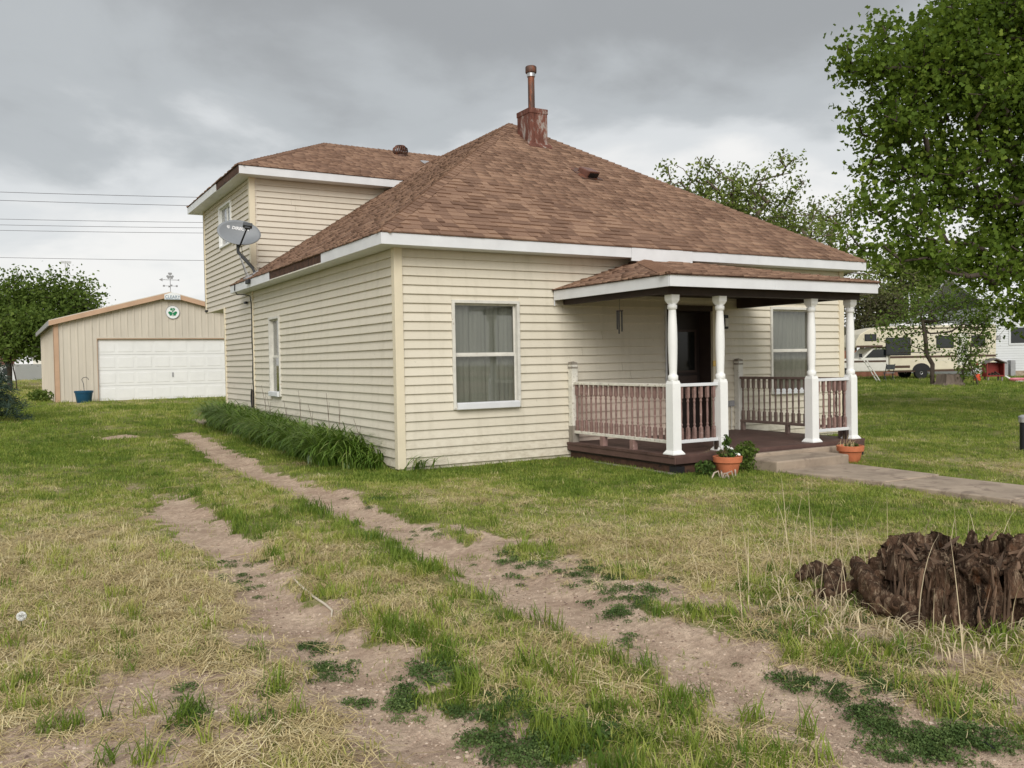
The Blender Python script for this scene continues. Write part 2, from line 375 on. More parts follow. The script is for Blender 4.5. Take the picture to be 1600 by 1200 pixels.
def make_ground():
    xs = axis(-900, 1200, -8, 7, .055); ys = axis(-300, 1500, -10.5, 9, .06)
    X, Y = np.meshgrid(xs, ys); nx, ny = len(xs), len(ys)
    Z = height(X, Y); d, dry = masks(X, Y)
    # keep it under floors, walk and slabs
    Z = np.where((X > .15) & (X < 9) & (Y > .15) & (Y < 10.3), Z-.15, Z)
    V = np.stack([X.ravel(), Y.ravel(), Z.ravel()], 1)
    i = np.arange(nx*ny).reshape(ny, nx); F = np.stack([i[:-1, :-1].ravel(), i[:-1, 1:].ravel(), i[1:, 1:].ravel(), i[1:, :-1].ravel()], 1)
    me = np_mesh('ground', V, F, {'dirt': ('FLOAT', d.ravel()), 'dry': ('FLOAT', dry.ravel())}, True)
    m, nt, b = base('lawn_and_bare_soil')
    p = pos(nt)
    ad = nd(nt, 'ShaderNodeAttribute', attribute_name='dirt').outputs['Fac']; ay = nd(nt, 'ShaderNodeAttribute', attribute_name='dry').outputs['Fac']
    fine = noi(nt, p, 170, 2, .7); mid = noi(nt, p, 22, 3, .65); big = noi(nt, p, 3.2, 3, .6)
    streak = noi(nt, pos(nt, (1, .35, 1)), 60, 4, .7, .6)
    soil = mix(nt, ramp(nt, big, [(.32, 0), (.68, 1)]), (.47, .345, .255), (.72, .56, .42))
    soil = mix(nt, ramp(nt, mid, [(.42, 0), (.62, 1)]), mix(nt, .40, soil, (.22, .15, .11)), soil)
    vo = nd(nt, 'ShaderNodeTexVoronoi'); vo.inputs['Scale'].default_value = 95; nt.links.new(p, vo.inputs['Vector'])
    soil = mix(nt, mth(nt, 'MULTIPLY', ramp(nt, vo.outputs['Distance'], [(.12, 1), (.34, 0)]), .55), soil, mix(nt, fine, (.50, .39, .30), (.10, .07, .055)))
    soil = mix(nt, mth(nt, 'MULTIPLY', ramp(nt, fine, [(.38, 1), (.50, 0)]), .4), soil, (.20, .14, .10))
    green = mix(nt, mid, (.085, .105, .022), (.21, .24, .055))
    straw = mix(nt, streak, (.33, .26, .145), (.64, .54, .32))
    g = mix(nt, mth(nt, 'ADD', ay, mth(nt, 'MULTIPLY', mth(nt, 'SUBTRACT', mid, .5), .9), True), green, straw)
    g = mix(nt, mth(nt, 'MULTIPLY', ramp(nt, fine, [(.36, 1), (.5, 0)]), .5), g, (.05, .042, .022))
    f = mth(nt, 'ADD', ad, mth(nt, 'MULTIPLY', mth(nt, 'SUBTRACT', mid, .5), .8), True)
    f = ramp(nt, f, [(.35, 0), (.65, 1)])
    nt.links.new(mix(nt, f, g, soil), b.inputs['Base Color']); b.inputs['Roughness'].default_value = 1; b.inputs['Specular IOR Level'].default_value = .05
    bump(nt, b, mth(nt, 'ADD', mth(nt, 'MULTIPLY', mid, 2), fine), .7, .012)
    tag(link('ground', me, m), kind='structure')
make_ground()

# ------------------------------------------------------------------ the house
S = .127; Z0 = .12
house = thing('house', 'cream sided house with brown shingled hip roof and white railed front porch', 'house')
def board_mesh():
    m = MB(); pr = [(0, 0, 0), (0, -.030, 0), (0, -.030, .006), (0, -.003, S+.002), (0, 0, S+.002)]
    m.prism(pr, (1, 0, 0)); return m.mesh('siding_board')
BM = {}
def board(x0, x1, z, plane, side, mat, parent):
    if mat not in BM:
        BM[mat] = board_mesh(); BM[mat].materials.append(mt[mat])
    o = link('siding_board', BM[mat], None, parent); o.scale = (x1-x0, 1, 1)
    if side == 'F': o.location = (x0, plane+.022, z)
    else: o.location = (plane+.022, x1, z); o.rotation_euler = (0, 0, -math.pi/2)
    return o
def alt_hit(alt, z, p_, q): return bool(alt and alt[2] < z+S/2 < alt[3] and p_ < alt[1] and q > alt[0])
def courses(u0, u1, z0, n, side, plane, mat, parent, opens=(), alt=None, cut=None):
    for i in range(n):
        z = z0+i*S; segs = [(u0, u1)]
        for a, b, za, zb in opens:
            if min(z+S, zb)-max(z, za) > .3*S:
                ns = []
                for p_, q in segs:
                    if b <= p_ or a >= q: ns.append((p_, q)); continue
                    if a > p_+.02: ns.append((p_, a))
                    if b < q-.02: ns.append((b, q))
                segs = ns
        for p_, q in segs:
            if cut: q = min(q, cut(z))
            if q-p_ < .03: continue
            if q-p_ > 2.6 and random.random() < .4 and not alt_hit(alt, z, p_, q):
                c_ = p_+(q-p_)*random.uniform(.25, .75); board(p_, c_, z, plane, side, mat, parent); board(c_+.003, q, z-.0015, plane-.0012, side, mat, parent); continue
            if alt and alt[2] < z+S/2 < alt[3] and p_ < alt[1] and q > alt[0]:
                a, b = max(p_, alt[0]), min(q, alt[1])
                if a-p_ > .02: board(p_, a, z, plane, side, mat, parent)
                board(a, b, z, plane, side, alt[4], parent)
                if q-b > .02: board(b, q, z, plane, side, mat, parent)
            else: board(p_, q, z, plane, side, mat, parent)
def wall_boxes(m, side, p0, p1, u0, u1, z0, z1, opens=()):
    us = sorted({u0, u1, *[o[0] for o in opens], *[o[1] for o in opens]}); zs = sorted({z0, z1, *[o[2] for o in opens], *[o[3] for o in opens]})
    for a, b in zip(us, us[1:]):
        for c, d in zip(zs, zs[1:]):
            if any(o[0] < (a+b)/2 < o[1] and o[2] < (c+d)/2 < o[3] for o in opens): continue
            if side == 'F': m.box(a, p0, c, b, p1, d)
            else: m.box(p0, a, c, p1, b, d)
W1 = (.85, 1.97, .89, 2.46); W2 = (7.21, 8.31, .89, 2.46); DO = (4.79, 5.87, .31, 2.45)
LW = (5.76, 6.50, .96, 2.53); UW = (9.55, 10.80, 4.42, 5.41)
XR = 9.14; YA = 7.80; YB = 10.52; YC = 12.62
def inset(o, k=.035): return (o[0]+k, o[1]-k, o[2]+k, o[3]-k)
m = MB(); wall_boxes(m, 'F', .0225, .14, .1, XR-.1, .05, 3.16, [inset(W1), inset(W2), inset(DO, .02)]); m.obj('wall', 'siding', house)
m = MB(); wall_boxes(m, 'L', .0225, .14, .02, YA-.01, .05, 3.16, [inset(LW)]); m.obj('wall', 'siding', house)
m = MB(); wall_boxes(m, 'L', .0225, .14, YA, YB, .15, 3.0, []); wall_boxes(m, 'L', .0225, .14, YA, YC, 3.0, 5.62, [inset(UW)]); m.obj('wall', 'siding_add', house)
m = MB(); wall_boxes(m, 'F', YA+.0225, YA+.14, .1415, 4.6, 3.2, 5.62, []); m.obj('wall', 'siding_add', house)
m = MB(); wall_boxes(m, 'L', XR-.12, XR, .1415, YB, .05, 3.16, []); wall_boxes(m, 'L', XR-.12, XR, YA, YC, 3.161, 5.62, []); m.obj('wall', 'siding', house)
m = MB(); wall_boxes(m, 'F', YB-.12, YB, .1415, XR-.121, .05, 3.0, []); wall_boxes(m, 'F', YC-.12, YC, .1415, XR-.121, 3.001, 5.62, []); m.obj('wall', 'siding_add', house)
MB().box(.023, YB-.2, 2.97, XR-.01, YC-.001, 2.999).obj('overhang_soffit', 'trim', house)
MB().box(.15, .15, 2.9, XR-.15, YA, 2.94).obj('ceiling', 'inside', house)
MB().box(.15, .3, .28, XR-.15, YB-.15, .30).obj('floor', 'inside', house)
MB().box(.05, .05, -.3, XR-.05, YB-.05, .115).obj('foundation', 'foundation', house)
PINK_CAST = (2.93, 4.79, .30, 1.18, 'siding_pink')  # stretch behind the left rail that gets the painted-in pink cast
courses(.10, XR-.10, Z0, 24, 'F', 0, 'siding', house, [W1, W2, DO], PINK_CAST)
courses(.09, YA-.02, Z0, 24, 'L', 0, 'siding', house, [LW])
courses(YA+.03, YB-.06, .30, 21, 'L', 0, 'siding_add', house)
courses(YA+.10, YC-.03, .30+21*S, 21, 'L', 0, 'siding_add', house, [UW, (YB, YC, 2.5, 2.97)])
courses(.10, 4.2, 3.42, 17, 'F', YA, 'siding_add', house, cut=lambda z: (z-3.32)/.65+.25)
for b in [(-.022, -.022, .10, .10, .09, 3.165), (XR-.10, -.022, .10, XR+.022, .09, 3.165), (-.022, 7.775, .12, .02, 7.83, 3.165),
          (-.022, YB-.07, .2, .03, YB+.022, 2.99), (-.022, YA-.022, 3.40, .10, YA+.10, 5.61), (-.022, YC-.04, 2.97, .03, YC+.02, 5.61)]:
    MB().box(*b).obj('corner_trim', 'trim', house, bevel=.006)
MB().box(-.025, YC+.021, 2.97, -.005, YC+.035, 5.60).obj('corner_strip', 'barewood', house)
MB().box(-.024, YB+.02, 2.955, .03, YC+.02, 2.969).obj('starter_strip', 'trim', house)

def curtain(w_, h, parent, y=.10, folds=9, mat='curtain'):
    n = 120; V = []; F = []
    ph = random.random()*6
    for i in range(n+1):
        x = w_*i/n; yy = y+.013*math.sin(folds*1.4*math.pi*i/n+ph+2.2*math.sin(i*.11+ph))+.010*math.sin(2.9*folds*math.pi*i/n+ph*2)*math.sin(i*.05+ph)
        V += [(x, yy, 0), (x, yy*.9+.01, h)]
    F = [(2*i, 2*i+2, 2*i+3, 2*i+1) for i in range(n)]
    return MB().add(V, F).obj('curtain', mat, parent, True)
def window(o, side, sashes='double', mat='winframe', curt='curtain', plane=0, sill=True):
    w_ = o[1]-o[0]; h = o[3]-o[2]; t = .045
    m = MB()
    m.box(0, -.03, 0, t, .11, h); m.box(w_-t, -.03, 0, w_, .11, h); m.box(t, -.03, h-t, w_-t, .11, h); m.box(t, -.028, 0, w_-t, .11, t)
    f = m.obj('window', mat, house, bevel=.004)
    if side == 'F': f.location = (o[0], plane, o[2])
    else: f.location = (plane, o[1], o[2]); f.rotation_euler = (0, 0, -math.pi/2)
    fr = .028
    if sashes == 'double': cells = [(t, w_-t, h*.5, h-t, .045), (t, w_-t, t, h*.5, .03)]
    else: cells = [(t, w_*.5+.01, t, h-t, .035), (w_*.5-.01, w_-t, t, h-t, .05)]
    for a, b, c, d, y in cells:
        m = MB(); m.box(a, y, c, a+fr, y+.02, d); m.box(b-fr, y, c, b, y+.02, d); m.box(a+fr, y, d-fr, b-fr, y+.02, d); m.box(a+fr, y, c, b-fr, y+.02, c+fr)
        m.obj('sash', mat if sashes != 'double' else 'winframe', f, bevel=.003)
        MB().box(a+fr-.003, y+.008, c+fr-.003, b-fr+.003, y+.012, d-fr+.003).obj('pane', 'glass', f)
    if sill: MB().hexa([(t+.002, -.075, .002), (w_-t-.002, -.075, .002), (w_-t-.002, -.031, -.01), (t+.002, -.031, -.01)], [(t+.002, -.075, .085), (w_-t-.002, -.075, .085), (w_-t-.002, -.031, .10), (t+.002, -.031, .10)]).obj('sill', 'white', f, bevel=.004)
    if curt: curtain(w_, h, f, .125, int(8*w_)+2, curt)
    return f
window(W1, 'F'); window(W2, 'F'); window(LW, 'L', curt=None)
window(UW, 'L', 'slider', 'vinylwhite', None, sill=False)
# door in its recess
m = MB(); m.box(4.79, -.03, .31, 4.85, .03, 2.45); m.box(4.85, -.03, 2.36, 5.81, .03, 2.45); fr = m.obj('door_frame', 'darkbrown', house)
MB().box(5.81, -.03, .31, 5.87, .03, 2.45).obj('door_trim', 'trim', house, bevel=.004)
MB().box(4.772, -.035, .31, 4.788, 0, 2.45).obj('door_trim', 'white', house)
m = MB(); m.box(4.825, .031, .31, 4.85, .40, 2.36); m.box(5.81, .031, .31, 5.835, .40, 2.36); m.box(4.85, .031, 2.36, 5.81, .40, 2.385); m.box(4.85, .0, .29, 5.81, .40, .335); m.obj('door_jamb', 'darkbrown', house)
dr = MB().box(4.86, .30, .335, 5.80, .345, 2.355).obj('door', 'door', house)
for a, b, c, d in [(4.98, 5.68, 1.36, 2.02)]:
    m = MB(); m.box(a-.04, .288, c-.04, a, .2995, d+.04); m.box(b, .288, c-.04, b+.04, .2995, d+.04); m.box(a, .288, c-.04, b, .2995, c); m.box(a, .288, d, b, .2995, d+.04)
    m.obj('pane_moulding', 'doorpanel', dr)
    MB().box(a, .292, c, b, .2985, d).obj('pane', M('dark_pane', (.012, .013, .012), .12, .05), dr)
MB().box(4.93, .286, .95, 5.73, .2995, 1.27).obj('panel', 'doorpanel', dr, bevel=.01)
MB().box(4.93, .286, .42, 5.73, .2995, .90).obj('panel', 'doorpanel', dr, bevel=.01)
MB().lathe([(.0, 0), (.012, 0), (.012, .03), (.03, .04), (.034, .06), (.02, .08), (0, .082)], 14).obj('knob', 'brass', dr, True)
k = dr.children[-1]; k.rotation_euler = (math.pi/2, 0, 0); k.location = (5.70, .30, 1.31)
MB().box(5.79, -.048, 1.42, 5.85, -.031, 1.52).obj('strike_plate', 'brass', house)

# eaves, fascia, soffits
ZE = 3.325; SL = .65; EL = -.32; ER = 9.42; XM = (EL+ER)/2; ZP = ZE+SL*(XM-EL); YP = XM
m = MB(); m.box(-.30, -.30, 3.158, ER-.02, -.001, 3.172); m.box(-.30, 0, 3.158, -.001, 8.43, 3.172); m.box(XR+.001, 0, 3.158, ER-.02, YB, 3.172); m.obj('soffit', 'white', house)
def fasc(x0, y0, x1, y1, z0, z1, mat='white', nm='fascia'): MB().box(x0, y0, z0, x1, y1, z1).obj(nm, mat, house, bevel=.003)
fasc(-.30, -.322, 3.85, -.30, 3.155, 3.312); fasc(3.852, -.330, 5.10, -.30, 3.105, 3.312); fasc(5.102, -.322, 6.6, -.30, 3.155, 3.312); fasc(6.602, -.322, ER-.02, -.30, 3.155, 3.312)
fasc(-.322, -.322, -.30, 2.2, 3.155, 3.312); fasc(-.311, 2.201, -.30, 5.279, 3.178, 3.312, 'barewood', 'rafter_board'); fasc(-.318, 2.202, -.3115, 5.278, 3.155, 3.176, 'peel', 'soffit_lip')
fasc(-.322, 5.28, -.30, 8.43, 3.155, 3.312); fasc(-.30, 8.43, .0, 8.45, 3.155, 3.312)
fasc(ER-.02, -.322, ER, YB, 3.155, 3.312)
# upper storey eave
UE = 5.775; UY0 = 7.46; UY1 = 13.10; UYM = (UY0+UY1)/2; USL = .48; UZP = UE+USL*(UYM-UY0); UXL = EL+(UYM-UY0); UXR = ER-(UYM-UY0)
m = MB(); m.box(-.30, UY0+.02, 5.59, 4.4, YA-.001, 5.604); m.box(-.30, YA, 5.59, -.001, UY1-.02, 5.604); m.box(0, YC+.02, 5.59, ER-.02, UY1-.02, 5.604); m.box(XR+.001, YA, 5.59, ER-.02, YC+.019, 5.604); m.obj('soffit', 'white', house)
fasc(-.30, UY0, 4.4, UY0+.02, 5.588, 5.757); fasc(-.311, UY0, -.30, 9.62, 5.60, 5.757, 'barewood', 'rafter_board'); fasc(-.322, 9.621, -.30, UY1, 5.588, 5.757); fasc(-.30, UY1-.02, ER, UY1, 5.588, 5.757); fasc(ER-.02, UY0+.02, ER, UY1-.02, 5.588, 5.757)

# roofs: deck planes under separate shingles
def polyroof(polys, name, parent, mat='shingle'):
    m = MB()
    for q in polys: m.prism(q, (0, 0, -.018))
    return m.obj(name, mat, parent)
A = (EL, -.32, ZE); B = (ER, -.32, ZE); P = (XM, XM, ZP); Q = (XM, 10.3, ZP)
zl = lambda x: ZE+SL*(x-EL)
roof = polyroof([[A, B, P], [A, P, Q, (.03, 10.3, zl(.03)), (.03, 8.45, zl(.03)), (EL, 8.45, ZE)], [B, (ER, 10.3, ZE), Q, P]], 'roof', house)
uA = (EL, UY0, UE); uB = (ER, UY0, UE); uC = (ER, UY1, UE); uD = (EL, UY1, UE); uP = (UXL, UYM, UZP); uQ = (UXR, UYM, UZP)
uroof = polyroof([[uA, uB, uQ, uP], [uA, uP, uD], [uD, uP, uQ, uC], [uB, uC, uQ]], 'upper_roof', house)
pL, pR, pF, pz = 2.58, 6.62, -2.70, 2.645
proof = polyroof([[(pL, pF, pz), (pR, pF, pz), (5.10, -.30, 3.115), (4.10, -.30, 3.115)], [(pL, pF, pz), (4.10, -.30, 3.115), (4.10, -.005, 3.12), (pL, -.005, pz+.01)],
                  [(pR, pF, pz), (pR, -.005, pz+.01), (5.10, -.005, 3.12), (5.10, -.30, 3.115)], [(4.10, -.30, 3.115), (5.10, -.30, 3.115), (5.10, -.005, 3.12), (4.10, -.005, 3.12)]], 'porch_roof', house)
def shingle_pieces(O, e, s, ul, ur, dmax, seed, course=.14, ext=.02):
    r = random.Random(seed); O, e, s = Vector(O), Vector(e).normalized(), Vector(s).normalized(); n = e.cross(s)
    if n.z < 0: n = -n
    out = []; d = -ext
    while d < dmax-.03:
        d1 = min(d+.158, dmax); l0, l1, r0, r1 = ul(max(d, 0)), ul(d1), ur(max(d, 0)), ur(d1)
        u = min(l0, l1); first = True; tone = r.uniform(-.06, .06)
        while u < max(r0, r1)-.01:
            wd = r.choice((.10, .13, .16, .2, .25, .3)); v = u+wd; last = v > max(r0, r1)-.06
            a0, a1 = (l0, l1) if first else (max(u, l0), max(u, l1)); b0, b1 = (r0, r1) if last else (min(v, r0), min(v, r1))
            first = False; u = v
            if b0-a0 < .01 and b1-a1 < .01: continue
            sk = r.uniform(-.012, .012); t = r.choice((.005, .006, .015, .019)); dd = d+r.uniform(-.006, .006)
            q = lambda uu, dd_, h: O+e*uu+s*dd_+n*h
            bt = [q(a0, dd, .001), q(b0, dd, .001), q(b1+sk*0, d1, .0005), q(a1, d1, .0005)]
            tp = [q(a0+abs(sk), dd, .005+t), q(b0-abs(sk), dd, .005+t), q(b1, d1, .0035), q(a1, d1, .0035)]
            out.append((bt, tp, min(1, max(0, r.random()*.9+tone+.05)), (bt[0]+bt[2])/2))
            if last: break
        d += .14
    return out
def lay_stuff(pieces, parent, name='shingles'):
    V = np.array([[tuple(x) for x in (list(p_[0])+list(p_[1]))] for p_ in pieces]).reshape(-1, 3)
    q = np.array([(4, 5, 6, 7), (0, 1, 5, 4), (1, 2, 6, 5), (2, 3, 7, 6), (3, 0, 4, 7)])
    F = (np.arange(len(pieces))[:, None, None]*8+q[None]).reshape(-1, 4)
    me = np_mesh(name, V, F, {'tint': ('FLOAT', np.repeat([p_[2] for p_ in pieces], 8))})
    o = link(name, me, 'shingle_far', parent); o['kind'] = 'stuff'; return o
cs = 1/math.sqrt(1+SL*SL)
front = shingle_pieces(A, (1, 0, 0), (0, 1, SL), lambda d: d*cs, lambda d: (ER-EL)-d*cs, (XM-EL)/cs, 1)
left = shingle_pieces((EL, 8.45, ZE), (0, -1, 0), (1, 0, SL), lambda d: 0 if d*cs < .30 else .64, lambda d: 8.77-d*cs, (XM-EL)/cs, 2)
right = shingle_pieces(B, (0, 1, 0), (-1, 0, SL), lambda d: d*cs, lambda d: 8.6, (XM-EL)/cs, 3)
front.sort(key=lambda q: (q[3]-Vector(CAM)).length)
for bt, tp, tn, c in front[:300]:
    mm = MB().hexa([tuple(x) for x in bt], [tuple(x) for x in tp]).mesh('shingle'); link('shingle', mm, 'shingle', roof)
lay_stuff(front[300:]+left+right, roof)
us = 1/math.sqrt(1+USL*USL); hd = UYM-UY0
uf = shingle_pieces(uA, (1, 0, 0), (0, 1, USL), lambda d: d*us, lambda d: (ER-EL)-d*us, hd/us, 4)
ulft = shingle_pieces(uD, (0, -1, 0), (1, 0, USL), lambda d: d*us, lambda d: 2*hd-d*us, hd/us, 5)
lay_stuff(uf+ulft, uroof)
ps = (3.115-pz)/2.4; pc = 1/math.sqrt(1+ps*ps)
pf = shingle_pieces((pL, pF, pz), (1, 0, 0), (0, 1, ps), lambda d: d*pc*1.52/2.4, lambda d: (pR-pL)-d*pc*1.52/2.4, 2.4/pc, 6)
ls = (3.115-pz)/1.52; lc = 1/math.sqrt(1+ls*ls)
pl = shingle_pieces((pL, -.005, pz), (0, -1, 0), (1, 0, ls), lambda d: 0, lambda d: 2.695-d*lc*2.4/1.52, 1.52/lc, 7)
pr_ = shingle_pieces((pR, pF, pz), (0, 1, 0), (-1, 0, ls), lambda d: d*lc*2.4/1.52, lambda d: 2.695, 1.52/lc, 8)
lay_stuff(pf+pl+pr_, proof)
def caps(p0, p1, vl, vr, parent, single, wd=.125, step=.145):
    p0, p1 = Vector(p0), Vector(p1); h = (p1-p0).normalized(); L = (p1-p0).length; vl, vr = Vector(vl), Vector(vr)
    vl = (vl-h*vl.dot(h)).normalized(); vr = (vr-h*vr.dot(h)).normalized(); upv = -(vl+vr).normalized()
    n = int(L/step); big = []; tn = []
    for i in range(n+1):
        a = p0+h*(max(i*step-.02, .04)); b = p0+h*min(i*step+step+.03, L); k = random.uniform(.0, .006)
        lo = upv*(.024+k); hi = upv*.010
        vs = [a+vl*wd+lo, a+lo*1.15, a+vr*wd+lo, b+vl*wd+hi, b+hi, b+vr*wd+hi, a+vl*wd, a-upv*.002, a+vr*wd]
        fs = [(0, 1, 4, 3), (1, 2, 5, 4), (6, 7, 1, 0), (7, 8, 2, 1), (0, 3, 6, 6)[:3], (2, 8, 5)]
        mm = MB().add(vs, fs)
        if single: mm.obj('ridge_cap', 'shingle', parent)
        else: big.append(mm); tn += [random.uniform(.3, .75)]*9
    if big:
        m2 = MB()
        for b_ in big: m2.add(b_.v, b_.f)
        me = m2.mesh('ridge_caps'); at = me.attributes.new('tint', 'FLOAT', 'POINT'); at.data.foreach_set('value', tn); o = link('ridge_caps', me, 'shingle_far', parent); o['kind'] = 'stuff'
dnF = Vector((0, -1, -SL)); dnL = Vector((-1, 0, -SL)); dnR = Vector((1, 0, -SL))
caps(A, P, dnL, dnF, roof, True); caps(B, P, dnF, dnR, roof, False); caps(P, Q, dnL, dnR, roof, False)
caps(uA, uP, (-1, 0, -USL), (0, -1, -USL), uroof, False); caps(uD, uP, (-1, 0, -USL), (0, 1, -USL), uroof, False); caps(uP, uQ, (0, -1, -USL), (0, 1, -USL), uroof, False)
caps((pL, pF, pz), (4.10, -.30, 3.115), (-1, 0, -ls), (0, -1, -ps), proof, False); caps((pR, pF, pz), (5.10, -.30, 3.115), (0, -1, -ps), (1, 0, -ls), proof, False)
# dark drip edge under the shingles
for b in [(EL-.005, -.335, 3.313, ER, -.32, 3.332), (EL-.01, -.32, 3.313, EL+.006, 8.455, 3.332), (EL-.005, UY0-.012, 5.758, 4.4, UY0+.004, 5.782), (EL-.012, UY0, 5.758, EL+.006, UY1, 5.782),
          (pL-.01, pF-.012, 2.628, pR+.01, pF+.004, 2.652), (pL-.012, pF, 2.628, pL+.004, -.005, 2.652)]:
    MB().box(*b).obj('drip_edge', 'barewood', house)
# chimney: rusty sheet-metal box, stove pipe, cap
zr = lambda y: ZE+SL*(y+.32)
cx0, cx1, cy0, cy1 = 4.39, 4.80, 3.50, 3.98
ch = MB().box(cx0, cy0, zr(cy0)-.1, cx1, cy1, 6.47).obj('chimney', 'rust', house, bevel=.006)
m = MB(); m.box(cx0-.012, cy0-.012, 6.44, cx1+.012, cy1+.012, 6.545); m.obj('crown', 'rust', ch, bevel=.01)
for x in (cx0+.10, cx0+.30): MB().box(x, cy0-.006, zr(cy0)+.02, x+.012, cy0-.001, 6.43).obj('seam', 'rust', ch)
MB().hexa([(cx0-.06, cy0-.10, zr(cy0-.1)+.012), (cx1+.06, cy0-.10, zr(cy0-.1)+.012), (cx1+.06, cy0, zr(cy0)+.012), (cx0-.06, cy0, zr(cy0)+.012)],
          [(cx0-.06, cy0-.10, zr(cy0-.1)+.022), (cx1+.06, cy0-.10, zr(cy0-.1)+.022), (cx1+.06, cy0-.001, zr(cy0)+.06), (cx0-.06, cy0-.001, zr(cy0)+.06)]).obj('flashing', 'rust', ch)
px_, py_ = 4.585, 3.74
MB().lathe([(.068, 6.5), (.066, 7.28)], 20, (px_, py_, 0)).obj('pipe', 'rustpipe', ch, True)
MB().lathe([(.074, 7.22), (.082, 7.225), (.082, 7.30), (.072, 7.305)], 20, (px_, py_, 0)).obj('pipe_collar', 'galv', ch, True)
MB().lathe([(.05, 7.29), (.105, 7.30), (.112, 7.31), (.112, 7.415), (.10, 7.43), (.06, 7.44), (0.001, 7.445)], 22, (px_, py_, 0)).obj('cap', 'rustpipe', ch, True)
# low box vent
def on_front(x, y, h=0): return Vector((x, y, zr(y)))+Vector((0, -SL, 1)).normalized()*h
m = MB(); y0, y1 = 2.16, 2.44
m.hexa([on_front(4.76, y0, .0), on_front(5.02, y0, .0), on_front(5.02, y1, .0), on_front(4.76, y1, .0)], [on_front(4.77, y0-.04, .16), on_front(5.01, y0-.04, .16), on_front(5.01, y1, .10), on_front(4.77, y1, .10)])
rv_ = m.obj('roof_vent', M('brown_vent_metal', (.15, .068, .05), .4, .2), house, bevel=.02)
MB().hexa([on_front(4.79, y0-.006, .015), on_front(4.99, y0-.006, .015), on_front(4.99, y0-.003, .015), on_front(4.79, y0-.003, .015)], [on_front(4.79, y0-.040, .12), on_front(4.99, y0-.040, .12), on_front(4.99, y0-.036, .12), on_front(4.79, y0-.036, .12)]).obj('opening', 'black', rv_)
MB().hexa([on_front(4.65, y0-.04, .014), on_front(5.12, y0-.04, .014), on_front(5.12, y1+.12, .012), on_front(4.65, y1+.12, .012)], [on_front(4.65, y0-.04, .02), on_front(5.12, y0-.04, .02), on_front(5.12, y1+.12, .018), on_front(4.65, y1+.12, .018)]).obj('flange', 'rustpipe', rv_)
# turbine vent on upper roof
tv = MB().lathe([(.16, -.25), (.155, .06)], 18, (4.42, 9.95, 6.90)).obj('turbine_vent', 'rustpipe', house, True)
mf = MB()
for k in range(1):
    pass
fin = MB(); prof = [(.13, .05), (.185, .10), (.205, .17), (.19, .24), (.12, .29)]
fin.add([(r*1.0, -.006, z) for r, z in prof]+[(r*.93, .028, z) for r, z in prof], [(i, i+1, i+6, i+5) for i in range(4)]); fm = fin.mesh('fin')
for k in range(22):
    o = link('fin', fm, 'rustpipe', tv); o.location = (4.42, 9.95, 6.90); o.rotation_euler = (0, 0, k*2*math.pi/22)
MB().lathe([(.001, .285), (.14, .285), (.12, .305), (.001, .325)], 18, (4.42, 9.95, 6.90)).obj('crown', 'rustpipe', tv, True)
MB().hexa([(4.75, 9.2, UE+USL*(9.2-UY0)+.02), (5.0, 9.2, UE+USL*(9.2-UY0)+.02), (5.0, 9.45, UE+USL*(9.45-UY0)+.02), (4.75, 9.45, UE+USL*(9.45-UY0)+.02)],
          [(4.78, 9.2, UE+USL*(9.2-UY0)+.06), (4.97, 9.2, UE+USL*(9.2-UY0)+.06), (4.97, 9.45, UE+USL*(9.45-UY0)+.04), (4.78, 9.45, UE+USL*(9.45-UY0)+.04)]).obj('roof_flashing', 'metalgrey', house)

# ------------------------------------------------------------------ porch (part of the house)
DZ = .31; X0, X1, PY = 2.80, 6.52, -2.50
deck = MB().box(X0+.06, PY+.06, .10, X1-.06, -.005, .27).obj('porch_deck', 'darkbrown', house)
n = 18; pw = (-.004-PY)/n
pm = MB().box(0, 0, 0, X1-X0+.03, pw-.006, .034).mesh('plank')
for i in range(n): link('plank', pm, 'deck', deck).location = (X0-.015, PY+i*pw, DZ-.034)
MB().box(X0-.004, PY, .19, X0+.019, -.005, .275).obj('rim_board', 'deck', deck, bevel=.004); MB().box(X0+.02, PY-.004, .19, X1, PY+.019, .275).obj('rim_board', 'deck', deck, bevel=.004)
for i, y in enumerate((-.85, -1.55)): MB().box(X0+.03, y-.04, DZ, X0+.11, y+.04, DZ+.135).obj('rail_block', 'baluster', deck)
MB().box(X0+.02, PY+.0, -.1, X0+.16, PY+.14, .154).obj('pier', 'black', deck); MB().box(X1-.16, PY, -.1, X1-.02, PY+.14, .154).obj('pier', 'black', deck)
tb = MB().box(X0-.07, -2.50, -.05, X0+.03, -.30, .075).obj('edging_timber', 'oldwood', house, bevel=.01)
m = MB(); m.box(X0+.05, PY+.05, -.1, X0+.07, -.02, .153); m.box(X0+.071, PY+.05, -.1, X1-.05, PY+.07, .153); m.obj('skirting', 'barewood', deck)
